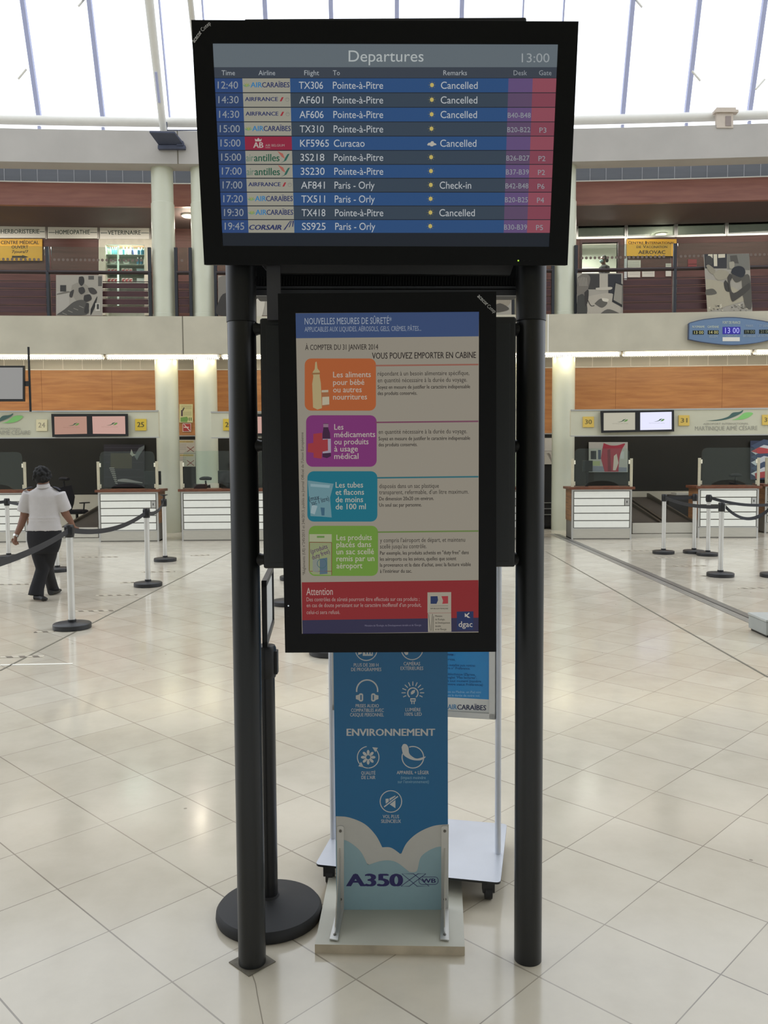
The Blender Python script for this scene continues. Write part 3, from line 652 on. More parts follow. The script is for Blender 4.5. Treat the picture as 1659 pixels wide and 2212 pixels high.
TT('Ministère de l’Écologie, du Développement durable et de l’Énergie', 690, 1096, 1175, 13, lit('#6c687a'), 0, q3, slope=-.01)
D([(1140, 930), (1310, 928), (1310, 1076), (1140, 1078)], '#8c8678', q3); D([(1162, 958), (1212, 957), (1216, 985), (1205, 1012), (1162, 1012)], '#26304f', q3, L3); D([(1240, 957), (1288, 956), (1288, 1010), (1246, 1012), (1252, 990)], '#8c3438', q3, L3)
TT('REPUBLIQUE FRANÇAISE', 1162, 1288, 1050, 9, DK, .02, q3, slope=0); mb.line_px(NS, [q3(1162, 1028), q3(1288, 1026)], .6, L3, lit('#4a4844'))
D([(1142, 1080), (1310, 1078), (1312, 1212), (1144, 1214)], '#8c8678', q3)
for a, b_, in (((1148, 1085), (1160, 1205)), ((1176, 1084), (1168, 1205)), ((1184, 1100), (1180, 1208))): mb.line_px(NS, [q3(*a), q3(*b_)], .9, L3, DK)
for s, y, x1 in (('Ministère', 1106, 1246), ('de l’Écologie,', 1130, 1265), ('du Développement', 1154, 1302), ('durable', 1178, 1236), ('et de l’Énergie', 1201, 1276)): TT(s, 1196, x1, y, 13, DK, .015, q3, slope=0)
D([(1350, 1068), (1470, 1066), (1470, 1200), (1352, 1200)], '#26304f', q3, L2)
TT('dgac', 1364, 1462, 1178, 40, LT, .01, q3, L3, 0); mb.poly_px(NS, [q3(*p) for p in ((1408, 1078), (1420, 1090), (1438, 1074), (1442, 1080), (1426, 1096), (1448, 1112), (1430, 1112), (1418, 1102), (1408, 1108))], L3, LT)
part(mb, 'screen', nt_, 0, 'lit security notice in French with orange, purple, blue and green boxes')
mb = MB(); mb.text(NS, 'acecor', 1030.5, 1050, 641, 9.6, .0012, ink('#c8cacc'), .03, y1=661); mb.text(NS, 'Cotep', 1051, 1067.5, 663, 8, .0012, ink('#c8cacc'), .005, y1=677); part(mb, 'maker_lettering', nt_)
mb = MB(); mb.disc_px(NS, 623, 1308.5, 1.6, 1.6, .001, lit('#c8d2d4'), 12); part(mb, 'power_light', nt_)
mb = MB(); [mb.disc_px(NS, 623, y, 1.5, 1.5, .001, CASE, 12) for y in (1319, 1331)]; part(mb, 'sensor', nt_)

# ------------------------------------------------------------------ black belt post with an upright sign frame
sp = floor(582, 1977)
bp = thing('sign_stanchion', 'black belt post with edge-on sign frame and round rubber base behind the left stand post', 'stanchion', (sp.x, sp.y, 0))
RUB = M('black rubber', '#1c1d1f', .62, 0, .12, 18)
mb = MB(); mb.lathe((sp.x, sp.y, 0), [(.183, .002), (.186, .012), (.184, .030), (.176, .040), (.10, .056), (.05, .066), (.036, .072), (.034, .080)], RUB, 56); part(mb, 'base', bp)
hz = flat(585, 1462, sp.y).z; tz = flat(585, 1392, sp.y).z
mb = MB(); mb.lathe((sp.x, sp.y, 0), [(.031, .07), (.031, hz + .01)], M('black steel tube', '#1a1b1d', .35, .2, .04), 28); part(mb, 'pole', bp)
mb = MB(); mb.lathe((sp.x, sp.y, 0), [(.034, hz), (.037, hz + .01), (.037, tz - .012), (.033, tz - .003), (.012, tz)], BLACK, 28); part(mb, 'belt_head', bp, 0)
mb = MB(); mb.box((sp.x + .030, sp.y - .018, hz + .012), (sp.x + .043, sp.y + .018, tz - .02), BLACK); part(mb, 'belt_clip', bp, .003)
yn, yf = sp.y - .20, sp.y + .20
A = flat(570, 1256, yn); B = flat(570, 1399, yn); C = flat(586.5, 1230, yf)
fp = Pl(A, (C.x - A.x, C.y - A.y, 0), (0, 0, 1)); Lf = math.hypot(C.x - A.x, C.y - A.y); hf = A.z - B.z
mb = MB()
for u0, u1, v0, v1 in ((0, Lf, -.018, 0), (0, Lf, -hf, -hf + .018), (0, .018, -hf, 0), (Lf - .018, Lf, -hf, 0)): mb.pbox(fp, u0, u1, v0, v1, -.008, .008, BLACK)
sf = part(mb, 'sign_frame', bp)
mb = MB(); mb.pbox(fp, .018, Lf - .018, -hf + .018, -.018, -.002, .002, ink('#d9d9d3')); part(mb, 'insert', sf, 0, 'white paper insert')
mb = MB(); mb.tube([(sp.x, sp.y, tz - .01), (sp.x, sp.y, B.z + .02)], .008, BLACK, 12); part(mb, 'frame_stem', bp)

# ------------------------------------------------------------------ blue aircraft sign on its white board
b0, b1, b2 = floor(680, 2040, .03), floor(1004, 2045, .03), floor(997, 1900, .03)
b3 = floor(710, 1893, .03)
yS = floor(846, 1965, .03).y
AS = pose((floor(846, 1965, .03).x, yS, .03), -.6, .5, 0)
sign = thing('standing_sign', 'tall blue airline sign panel with white icons and A350 lettering on a white board', 'sign', (AS.O.x, AS.O.y, 0))
LAM = M('scuffed white laminate', '#b4b3a6', .3, 0, .10, 3); LAME = M('chipped board edge', '#b9ad97', .7, 0, .25, 9)
mb = MB(); c = [Vector((p.x, p.y, .03)) for p in (b0, b1, b2, b3)]; lo = [Vector((p.x, p.y, 0)) for p in c]
mb.add(c, [(0, 1, 2, 3)], LAM); mb.add(c + lo, [(4, 7, 6, 5), (0, 4, 5, 1), (1, 5, 6, 2), (2, 6, 7, 3), (3, 7, 4, 0)], LAME)
part(mb, 'base_board', sign)
BLUE = ink('#176a9c', .32); WHT = ink('#cfd2d2', .35); PALE = ink('#93b2bb', .35); CLOUD = ink('#c4c3bd', .35)
TOPZ = 1.30
uL0, vB = AS.px(727, 1965); uR0, _ = AS.px(968, 1965); uLt, vt = AS.px(720, 1410); uRt, _ = AS.px(967, 1410)
kl = (uLt - uL0) / (vt - vB); kr = (uRt - uR0) / (vt - vB); VT = TOPZ - .03
mb = MB(); mb.slab(AS, [(uL0, vB), (uR0, vB), (uR0 + kr * (VT - vB), VT), (uL0 + kl * (VT - vB), VT)], -.012, 0, BLUE, ink('#d5d5d0'))
s1, s2 = .0004, .0008
def apx(p): return AS.px(*p)
zq = lambda zx, zy: (440 + zx * .4822, 1700 + zy * .4822)
zi = lambda zx, zy: (660 + zx * .2773, 1390 + zy * .2773)
def curve(pts, k=6):                              # smooth outline through points
    P = []
    for i in range(len(pts) - 1):
        p0, p1, p2, p3 = [Vector(pts[min(max(j, 0), len(pts) - 1)]) for j in (i - 1, i, i + 1, i + 2)]
        for t in range(k):
            t /= k; P.append(tuple(.5 * (2 * p1 + (p2 - p0) * t + (2 * p0 - 5 * p1 + 4 * p2 - p3) * t * t + (3 * p1 - p0 - 3 * p2 + p3) * t ** 3)))
    return P + [tuple(pts[-1])]
def circ(cx_, cy_, r, a0, a1, k=14): return [(cx_ + r * math.cos(math.radians(a0 + (a1 - a0) * i / k)), cy_ + r * math.sin(math.radians(a0 + (a1 - a0) * i / k))) for i in range(k + 1)]
cl = curve([zq(592, 131), zq(650, 136), zq(720, 165), zq(770, 215), zq(800, 270)]) + curve([zq(800, 270), zq(840, 272), zq(884, 302)]) + curve([zq(884, 302), zq(910, 250), zq(960, 205), zq(1030, 174), zq(1098, 167)])
mb.poly_px(AS, cl + [(968, 1965), (727, 1965)], s1, CLOUD)
pl2 = curve([zq(592, 238), zq(640, 240), zq(700, 285), zq(735, 350)]) + curve([zq(735, 350), zq(800, 330), zq(860, 335), zq(922, 381)]) + curve([zq(922, 381), zq(955, 375), zq(975, 310), zq(1040, 270), zq(1098, 268)])
mb.poly_px(AS, pl2[:-1] + [(967.5, 1829), (968, 1965), (727, 1965)], s2, PALE)
PUR = ink('#2e2a66', .35)
mb.text(AS, 'A350', 750, 868, 1914, 26, .0012, PUR, .055)
for pts in (((868, 1887), (893, 1887), (927, 1914), (901, 1914)), ((866, 1914), (884, 1914), (920, 1887), (903, 1887))):
    mb.line_px(AS, pts, 1.4, .0012, PUR, closed=True)
mb.line_px(AS, mb.rrect_pts(905, 1894, 946.5, 1910, 7), 1.2, .0012, PUR, closed=True); mb.text(AS, 'WB', 911, 941, 1906.5, 9, .0014, PUR, .03)
G = WHT
def cap(s, x0, x1, y, h, col=G, bold=.010): a = zi(x0, y); b_ = zi(x1, y); mb.text(AS, s, a[0], b_[0], a[1], h * .2773, s1, col, bold)
for s, x0, x1, y in (('PLUS DE 200 H', 376, 568, 180), ('DE PROGRAMMES', 356, 590, 215), ('CAMÉRAS', 764, 893, 170), ('EXTÉRIEURES', 740, 917, 206), ('PRISES AUDIO', 391, 571, 498), ('COMPATIBLES AVEC', 355, 609, 533), ('CASQUE PERSONNEL', 347, 609, 568), ('LUMIÈRE', 779, 897, 528), ('100% LED', 773, 905, 563), ('QUALITÉ', 434, 544, 1021), ('DE L’AIR', 436, 544, 1056), ('APPAREIL + LÉGER', 711, 960, 1018), ('VOL PLUS', 602, 729, 1361), ('SILENCIEUX', 589, 743, 1397)): cap(s, x0, x1, y, 26)
for s, x0, x1, y in (('(impact moindre', 742, 936, 1056), ('sur l’environnement)', 718, 961, 1088)): cap(s, x0, x1, y, 24, ink('#8fbdd6'), 0)
cap('ENVIRONNEMENT', 322, 1007, 719, 54, G, .035)
def A_(pts, n=s1, col=G): mb.poly_px(AS, [zi(*p) for p in pts], n, col)
def AL(pts, w, n=s1, col=G, closed=False): mb.line_px(AS, [zi(*p) for p in pts], w * .2773, n, col, closed)
def AC(x, y, r, w, a0=0, a1=360): a = zi(x, y); mb.arc_px(AS, a[0], a[1], r * .2773, w * .2773, s1, G, a0, a1)
AC(473, 48, 84, 7); AC(830, 42, 84, 7)                              # television and camera icons, half hidden
A_([(410, 40), (440, 40), (440, 78), (410, 90)]); A_([(446, 40), (524, 40), (524, 96), (446, 96)])
for x in (466, 488, 508): A_([(x, 48), (x + 8, 48), (x + 8, 84), (x, 84)], s2, BLUE)
A_([(780, 30), (806, 30), (798, 86), (780, 90), (760, 60)])
AC(480, 366, 82, 11, 172, 368)                                       # headphones
for x, f in ((432, 1), (528, -1)):
    A_(mb.rrect_pts(x - 17, 388, x + 17, 452, 15)); A_(mb.rrect_pts(x - 5, 400, x + 5, 440, 5), s2, BLUE); A_([(x - f * 15, 398), (x - f * 15, 442), (x - f * 40, 432), (x - f * 40, 405)])
AC(836, 386, 40, 9, -232, 52)                                        # bulb
for k in range(9):
    a = math.radians(-180 - 10 + 25 * k + (0 if True else 0)); a = math.radians(180 + 22.5 * (k - .0))
    AL([(836 + 56 * math.cos(a), 384 + 56 * math.sin(a)), (836 + 88 * math.cos(a), 384 + 88 * math.sin(a))], 7)
for a in (157, 23):
    a = math.radians(a); AL([(836 + 56 * math.cos(a), 384 + 56 * math.sin(a)), (836 + 82 * math.cos(a), 384 + 82 * math.sin(a))], 7)
A_([(816, 426), (858, 426), (858, 452), (816, 452)]); A_([(824, 436), (850, 436), (850, 444), (824, 444)], s2, BLUE); AL([(828, 452), (828, 472)], 8); AL([(846, 452), (846, 472)], 8)
A_([(822, 398), (820, 380), (832, 366), (854, 360), (850, 382), (836, 394)])
AC(488, 886, 84, 7, 90, 262); AC(488, 886, 84, 7, -80 + 30, 88)      # air quality flower
A_([(520, 808), (564, 812), (544, 846)]); A_([(412, 956), (432, 922), (454, 964)])
for k in range(8):
    a = k * math.pi / 4; cx_, cy_ = 488 + 38 * math.cos(a), 886 + 38 * math.sin(a); A_([(cx_ + 19 * math.cos(a) * math.cos(t) - 11 * math.sin(a) * math.sin(t), cy_ + 19 * math.sin(a) * math.cos(t) + 11 * math.cos(a) * math.sin(t)) for t in [i * math.pi / 7 for i in range(14)]])
AC(488, 886, 20, 8)
AC(836, 886, 84, 8, -110, 200)                                       # feather
A_(curve([(748, 808), (762, 784), (786, 786), (802, 812), (806, 850), (826, 876), (868, 896), (936, 880), (900, 908), (840, 908), (790, 888), (760, 860), (748, 808)]), s2)
AC(665, 1230, 84, 7)                                                 # muted loudspeaker
A_([(623, 1210), (648, 1208), (648, 1246), (626, 1262)]); A_([(654, 1206), (700, 1184), (700, 1282), (654, 1252)]); AL([(612, 1272), (720, 1190)], 22, s2, BLUE); AL([(612, 1272), (720, 1190)], 9, .0012)
part(mb, 'panel', sign, 0, 'blue printed panel with white icons and pale clouds')
for xm, xo, px0, px1, fx0, fx1, name in ((1, 0, 728, 743, 712, 730, 'l'), (1, 0, 953, 968.5, 951, 970, 'r')):
    mb = MB(); mb.slab_px(AS, mb.rrect_pts(px0, 1783, px1, 1966, 5), .001, .004, ALU)
    ua = AS.px(px0, 1960)[0]; ub = AS.px(px1, 1960)[0]; um = (ua + ub) / 2
    f0, f1, g = floor(fx0, 2030, .033), floor(fx1, 2033, .033), AS.w(um, .003, .003)
    hA, hB = AS.w(ua, .003, .003), AS.w(ub, .003, .003)
    mb.add([hA, hB, f1, f0] + [p + Vector((0, 0, .004)) for p in (hA, hB, f1, f0)], [(0, 3, 2, 1), (4, 5, 6, 7), (0, 1, 5, 4), (1, 2, 6, 5), (2, 3, 7, 6), (3, 0, 4, 7)], ALU)
    fm = (f0 + f1) / 2 * .8 + hB * .1 + hA * .1; tp = AS.w(um, AS.px(px0, 1830)[1], .003)
    t_ = Vector((.0018, 0, 0)); tri = [AS.w(um, .006, .004), fm + Vector((0, 0, .004)), fm + Vector((0, .004, .02)), tp]
    mb.add([p - t_ for p in tri] + [p + t_ for p in tri], [(0, 3, 2, 1), (4, 5, 6, 7), (0, 1, 5, 4), (1, 2, 6, 5), (2, 3, 7, 6), (3, 0, 4, 7)], ALU)
    br = part(mb, 'bracket', sign, 0, 'aluminium angle bracket')
    SCR = M('screw head', '#6e6c66', .4, .7)
    for (sx_, sy_) in ((px0 + 7.5, 1794), (px0 + 8, 1941)):
        mb = MB(); mb.disc_px(AS, sx_, sy_, 3.2, 3.2, .0052, SCR, 12); part(mb, 'screw', br)
    ff = (f0 + f1) / 2 * .86 + (hA + hB) / 2 * .14
    mb = MB(); mb.lathe((ff.x, ff.y, .0375), [(.005, 0), (.005, .002), (.003, .003)], SCR, 12); part(mb, 'screw', br)

# ------------------------------------------------------------------ wheeled poster stand behind it
PZ = .085
FR, BR = floor(1081, 1907, PZ), floor(1095, 1780, PZ); FLp = floor(681, 1867, PZ); BL = FLp + BR - FR
cen = (FR + BL) / 2
ps = thing('poster_stand', 'wheeled silver poster stand with a blue airline poster, behind the blue sign', 'poster stand', (cen.x, cen.y, 0))
SILV = M('painted silver steel', '#c3c7cf', .3, .35, .08, 4)
pl_ = Pl(FLp, FR - FLp, (BL - FLp) - (FR - FLp).normalized() * (BL - FLp).dot((FR - FLp).normalized()))
def loc2(p): d = p - pl_.O; return d.dot(pl_.U), d.dot(pl_.V)
uv = [loc2(p) for p in (FLp, FR, BR, BL)]
# round the corners of the plate
def rounded(uv, r=.02, k=4):
    P = []; n = len(uv)
    for i in range(n):
        a, b_, c_ = Vector(uv[i - 1]), Vector(uv[i]), Vector(uv[(i + 1) % n]); d1 = (a - b_).normalized() * r; d2 = (c_ - b_).normalized() * r
        for t in range(k + 1): t /= k; P.append(tuple((b_ + d1) * (1 - t) ** 2 + b_ * 2 * t * (1 - t) + (b_ + d2) * t * t))
    return P
mb = MB(); mb.slab(pl_, rounded(uv), -.008, 0, SILV, DGREY); part(mb, 'base_plate', ps)
for p, q_ in ((FR, (-1, 1)), (FLp, (1, 1)), (BR, (-1, -1)), (BL, (1, -1))):
    c_ = p + (cen - p).normalized() * .055
    mb = MB(); y_ = c_.y; mb.tube([(c_.x - .013, y_ + .012, .029), (c_.x + .013, y_ + .012, .029)], .029, M('caster rubber', '#1b1b1c', .55), 20)
    mb.box((c_.x - .022, y_ - .01, .03), (c_.x + .022, y_ + .022, .068), BLACK); mb.lathe((c_.x, y_, .066), [(.018, 0), (.018, .012)], BLACK, 14)
    part(mb, 'caster', ps, .002)
pr = floor(1075.5, 1843, PZ); ru = (FR - FLp).normalized()
plp = pr - ru * ((pr.x - flat(723.5, 1800, pr.y + .25).x) / ru.x)
PH = 1.60
for p in (pr, plp):
    mb = MB(); mb.lathe((p.x, p.y, PZ), [(.0118, 0), (.0118, PH)], SILV, 18); part(mb, 'pole', ps)
FP = Pl(pr, ru, (0, 0, 1)); FP.O = FP.O - FP.N * .0 
ur, vb = FP.px(1070, 1553); ul = -(pr - plp).length + .004; vtop = 1.15
e_ = .024
mb = MB()
ur2 = ur
for u0, u1, v0, v1 in ((ul, ur2, vb, vb + e_), (ul, ur2, vtop - e_, vtop), (ul, ul + e_, vb, vtop), (ur2 - e_, ur2, vb, vtop)): mb.pbox(FP, u0, u1, v0, v1, -.008, .012, ALU)
fr = part(mb, 'frame', ps, .002)
mb = MB(); mb.pbox(FP, ul + e_, ur2 - e_, vb + e_, vtop - e_, -.004, .004, ink('#2f8fd0', .3))
vs = FP.px(1050, 1510)[1]; mb.poly(FP, [(ul + e_, vb + e_), (ur2 - e_, vb + e_), (ur2 - e_, vs), (ul + e_, vs)], .0046, ink('#dcdcd8', .3))
mb.text(FP, 'AIR', 967.5, 987, 1531, 10.5, .005, ink('#2a7fb5'), .02, y1=1531.8); mb.text(FP, 'CARAÏBES', 988, 1050, 1531.8, 10.5, .005, ink('#232a52'), .03, y1=1533.5)
INK2 = ink('#174a80'); INK3 = ink('#9fd0ee')
for s, x1, y, h, c_, b_ in (('wifi à bord :', 1020, 1402, 5.5, INK2, .01), ('en zone :', 983, 1416, 5.5, INK2, .03), ('Izipress.', 984, 1426.5, 5, INK2, 0), ('tion installée puis rentrez', 1027, 1439.5, 5, INK2, 0), ('votre n° Préférence.', 1016, 1446, 5, INK2, 0), ('la bibliothèque IZIpress,', 1027, 1459, 5, INK2, 0), ('le onglet "Mes lectures".', 1030, 1466, 5, INK2, 0), ('un à tout moment (nombre', 1039, 1473.5, 5, INK2, 0), ('de votre statut Préférence)', 1043, 1481, 5, INK2, 0), ('Caraïbes ou Madras, un iPad mini', 1039, 1497, 5, INK3, 0), ('pendant la durée de votre vol.', 1037, 1504.5, 5, INK3, 0)):
    mb.text(FP, s, 958 if y < 1490 else 952, x1, y - 1.5, h, .005, c_, b_, y1=y)
part(mb, 'poster', fr, 0, 'blue printed poster')

# ------------------------------------------------------------------ floor fittings
def flat_strip(pts_px, w, m, z=.0006, h=.0025):
    P = [floor(*p) for p in pts_px]; a, b_ = P[0], P[-1]; d = (b_ - a).normalized(); n_ = Vector((-d.y, d.x, 0)) * w / 2
    mb = MB(); V = [a - n_, b_ - n_, b_ + n_, a + n_]; mb.add([v + Vector((0, 0, z)) for v in V] + [v + Vector((0, 0, z + h)) for v in V], [(0, 3, 2, 1), (4, 5, 6, 7), (0, 1, 5, 4), (1, 2, 6, 5), (2, 3, 7, 6), (3, 0, 4, 7)], m); return mb
xs_ = floor(1450, 1262).x
mb = MB(); xc = (floor(1245, 1175).x + floor(1610, 1332).x) / 2
GRS = M('worn grey strip', '#8d8a84', .35, .3, .15, 5)
for dx, w, m in ((-.10, .10, GRS), (.012, .09, M('worn dark strip', '#77746f', .35, .3, .15, 5))): mb.box((xc + dx, 6.2, .0006), (xc + dx + w, 17.6, .004), m)
mb.box((xc - .004, 6.2, .0006), (xc + .012, 17.6, .006), DGREY); struct(mb, 'trim_8')
struct(flat_strip([(1180, 1192), (1659, 1463)], .016, JOINT), 'trim_9'); struct(flat_strip([(0, 1449), (500, 1192)], .016, JOINT), 'trim_10')
def hazard(name='striped'):
    m = bpy.data.materials.new('worn striped floor tape'); m.use_nodes = True; t = m.node_tree; b = t.nodes['Principled BSDF']
    g = t.nodes.new('ShaderNodeNewGeometry'); s = t.nodes.new('ShaderNodeSeparateXYZ'); t.links.new(g.outputs['Position'], s.inputs[0])
    a = t.nodes.new('ShaderNodeMath'); a.operation = 'MULTIPLY_ADD'; a.inputs[1].default_value = 9.0; t.links.new(s.outputs['X'], a.inputs[0])
    y = t.nodes.new('ShaderNodeMath'); y.operation = 'MULTIPLY'; y.inputs[1].default_value = 7; t.links.new(s.outputs['Y'], y.inputs[0]); t.links.new(y.outputs[0], a.inputs[2])
    f = t.nodes.new('ShaderNodeMath'); f.operation = 'FRACT'; t.links.new(a.outputs[0], f.inputs[0])
    l = t.nodes.new('ShaderNodeMath'); l.operation = 'LESS_THAN'; l.inputs[1].default_value = .5; t.links.new(f.outputs[0], l.inputs[0])
    x = t.nodes.new('ShaderNodeMix'); x.data_type = 'RGBA'; t.links.new(l.outputs[0], x.inputs['Factor']); x.inputs['A'].default_value = lin('#c3bba9'); x.inputs['B'].default_value = lin('#6f6659')
    t.links.new(x.outputs['Result'], b.inputs['Base Color']); b.inputs['Roughness'].default_value = .5; return m
HZ = hazard()
tapes = [((0, 1420), (95, 1418), 'striped floor tape nearest the camera, at the left edge of the photo'),
         ((74, 1366), (118, 1364), 'short striped floor tape end beside the base of the nearest white belt post'),
         ((147, 1321), (247, 1319), 'striped floor tape crossing the dark floor joint just behind the nearest white post'),
         ((207, 1287), (296, 1285), 'striped floor tape in front of the second white belt post'),
         ((260, 1259), (292, 1258), 'short striped floor tape touching the second white post base on its left'),
         ((0, 1263), (66, 1262), 'striped floor tape left of the walking person’s feet'),
         ((306, 1236), (378, 1235), 'striped floor tape between the second and third white belt posts'),
         ((170, 1204), (255, 1203), 'striped floor tape furthest back on the left, in front of counter 25'),
         ((412, 1200), (452, 1199), 'short striped floor tape in front of counter 26'),
         ((1343, 1190), (1410, 1189), 'striped floor tape in front of the baggage conveyors at counter 30'),
         ((1405, 1205), (1467, 1204), 'striped floor tape just in front of the back left post of the right queue'),
         ((1455, 1223), (1527, 1222), 'striped floor tape left of the front post of the right queue'),
         ((1509, 1244), (1530, 1244), 'stub of striped floor tape touching the front post base of the right queue'),
         ((1593, 1271), (1659, 1270), 'striped floor tape nearest the camera on the right'),
         ((1630, 1188), (1659, 1187), 'striped floor tape at the right edge in front of the far counter')]
for a, b_, lab in tapes: tag(flat_strip([a, b_], .05, HZ).build('floor_tape'), lab, 'floor tape', 'striped distance tapes on the floor')
tag(flat_strip([(0, 1437), (157, 1434)], .035, ink('#e6e3d8')).build('floor_tape'), 'plain white floor tape at the left edge, in front of the striped tapes', 'floor tape')
# grey housing at the right edge
g0 = floor(1641, 1372); gb = thing('floor_box', 'low pale grey metal box on the floor at the right edge', 'floor box', (g0.x + .35, g0.y + .05, 0))
GBX = M('pale grey steel', '#a3a7a4', .4, .2, .06)
mb = MB(); mb.box((g0.x, g0.y - .12, .02), (g0.x + .8, g0.y + .24, .14), GBX); part(mb, 'body', gb, .01)
mb = MB(); mb.box((g0.x - .006, g0.y - .126, .14), (g0.x + .806, g0.y + .246, .165), M('grey lid', '#b4b8b5', .4, .2)); part(mb, 'lid', gb, .008)
mb = MB(); mb.box((g0.x + .02, g0.y - .10, 0), (g0.x + .78, g0.y + .22, .02), BLACK); part(mb, 'plinth', gb)

def crack(pts, w, z=.0005):
    P = [floor(*q) for q in pts]; mb = MB(); V = []
    for i, q in enumerate(P):
        a, b_ = P[max(i - 1, 0)], P[min(i + 1, len(P) - 1)]; d = (b_ - a).normalized(); n_ = Vector((-d.y, d.x, 0)) * w / 2; V += [q - n_ + Vector((0, 0, z)), q + n_ + Vector((0, 0, z))]
    mb.add(V, [(2 * i, 2 * i + 2, 2 * i + 3, 2 * i + 1) for i in range(len(P) - 1)], M('dark crack', '#827a6d', .9)); return mb
for i, (pts, w) in enumerate((([(545, 2106), (552, 2125), (556, 2150), (562, 2180), (568, 2212)], .0022),)):
    struct(crack(pts, w), 'trim_%d' % (20 + i))

# ------------------------------------------------------------------ light troughs under the slab
TUBE = lit('#fff0cf', 13.0)
x_edges = [(-12.5, -8.6), (-8.55, -6.1), (-6.05, -3.6), (-3.55, -.6), (-.55, 2.4), (2.45, 5.2), (5.25, 8.0), (8.05, 12.5)]
zt0, zt1 = zof(300, 772, YS + .02), zof(300, 777.5, YS + .02)
tl = ['beyond the left edge of the photo', 'over counters 24 and 25', 'over the left columns', 'left of the departures stand', 'behind the notice screen', 'over the right columns and counter 30', 'over counter 31 and the clock sign', 'beyond the right edge of the photo']
for (xa, xb), l_ in zip(x_edges, tl):
    xm = (xa + xb) / 2
    t = thing('light_trough', 'white fluorescent light trough under the concrete slab, ' + l_, 'light trough', (xm, cy(xm, YS + .12), zt1), 'light troughs under the slab')
    mb = MB(); mb.arc(xa, xb, YS + .01, YS + .13, zt0, Z_SLAB_BOT - .004, WHITE); part(mb, 'housing', t)
    mb = MB(); mb.arc(xa + .02, xb - .02, YS + .03, YS + .115, zt0 - .022, zt0, TUBE); mb.arc(xa + .05, xb - .05, YS - .004, YS + .012, zt0 + .022, zt0 + .038, TUBE); part(mb, 'tube', t)
    mb = MB(); n = int((xb - xa) / .04)
    for i in range(n):
        x = xa + .03 + i * .04; y = cy(x, YS + .012); mb.box((x, y, zt1), (x + .02, y + .02, zt0), WHITE)
    part(mb, 'louvre', t)
for xa, xb in x_edges: xm = (xa + xb) / 2; lamp('trough_lamp', 'AREA', (xm, cy(xm, YS + .24), zt1 + .0), 8, (1, .88, .66), xb - xa, (xm, cy(xm, YW), zof(250, 812, YW)), .10)
# lamps of the place: downlights over each column top
for i, x in enumerate(COLX):
    y = cy(x, YC); lamp('downlight', 'SPOT', (x, y - .40, Z_SLAB_BOT - .10), 16, (1, .86, .62), .12, (x, y + .1, 3.0), None, 110, 1.0)

# ------------------------------------------------------------------ check-in counters
TEAK = wood('teak worktop', '#5a3424', '#74462f', .4, (6, 1.4, 10), 1.5)
SLAT = wood('teak slats', '#6b4a30', '#9a6f48', .5, (1, 1.4, 16), 1.7, .118)
FROST = M('frosted white glass', '#f1f2ea', .25, 0, .02)
ACRY = clear('acrylic shield', '#f4fbf8', .035, .02, .012)
CREAM = M('cream steel', '#f3ecd6', .4)
DSK = 1.04; DW = 1.17; DD = .62
def make_counter():
    t = thing('check_in_counter', 'x', 'check-in counter', (0, 0, 0), 'check-in counters')
    h = DSK
    mb = MB(); mb.box((-DW / 2, .012, .0), (DW / 2, DD, h - .05), M('grey carcass', '#6f6d66', .6)); part(mb, 'carcass', t)
    mb = MB()
    for a, b_ in (((-DW / 2 - .006, 0, 0), (-DW / 2 + .028, .03, h - .05)), ((DW / 2 - .028, 0, 0), (DW / 2 + .006, .03, h - .05)), ((-DW / 2, 0, .205), (DW / 2, .02, .225)), ((-DW / 2, 0, h - .075), (DW / 2, .02, h - .05))): mb.box(a, b_, ALU)
    part(mb, 'front_frame', t)
    mb = MB(); mb.box((-DW / 2 + .02, .004, .02), (DW / 2 - .02, .02, .205), STEEL); part(mb, 'kick_plate', t)
    mb = MB(); mb.box((-DW / 2, .03, 0), (DW / 2, DD, .02), BLACK); part(mb, 'plinth', t)
    for k in range(5):
        z0 = .235 + k * .147; x1 = DW / 2 - .045 - (.10 if k == 3 else 0)
        mb = MB(); mb.box((-DW / 2 + .045, -.004, z0), (x1, .016, z0 + .128), FROST); part(mb, 'glass_panel', t, .002)
    mb = MB(); mb.box((DW / 2 - .13, -.004, .235 + 3 * .147), (DW / 2 - .045, .016, .235 + 3 * .147 + .128), ALU); mb.box((DW / 2 - .10, -.008, .235 + 3.3 * .147), (DW / 2 - .085, -.003, .235 + 3.6 * .147), BLACK); part(mb, 'lock_plate', t)
    for s in (-1, 1):
        mb = MB(); mb.box((min(s * DW / 2, s * (DW / 2 + .012)), .035, .36), (max(s * DW / 2, s * (DW / 2 + .012)), DD, h - .05), SLAT); part(mb, 'side_panel', t)
    mb = MB(); mb.box((-DW / 2 - .06, -.03, h - .05), (DW / 2 + .06, DD + .05, h), TEAK); part(mb, 'worktop', t, .004)
    for s in (-1, 1):
        mb = MB(); x = s * (DW / 2 - .01); mb.box((x - .026, .0, h), (x + .026, .03, h + .56), CREAM)
        for zz_ in (.03, .45): xa, xb = sorted((x - s * .02, x - s * .055)); mb.box((xa, .004, h + zz_), (xb, .026, h + zz_ + .08), CREAM); part(mb, 'shield_post', t, .003)
    pl_ = Pl((0, .012, h), (1, 0, 0), (0, 0, 1)); w = DW / 2 - .05
    out = [(-w, .004), (-.34, .004)] + [(.34 * math.cos(a) * -1, .12 * math.sin(a) + .004) for a in [math.pi * i / 10 for i in range(1, 10)]] + [(.34, .004), (w, .004)]
    for cx_, a0 in ((w - .10, 0), (-w + .10, 90)): out += [(cx_ + .10 * math.cos(math.radians(a0 + 90 * i / 6)), .66 + .10 * math.sin(math.radians(a0 + 90 * i / 6))) for i in range(7)]
    mb = MB(); mb.slab(pl_, out, -.004, .004, ACRY); part(mb, 'acrylic_shield', t)
    return t
ctr = make_counter()
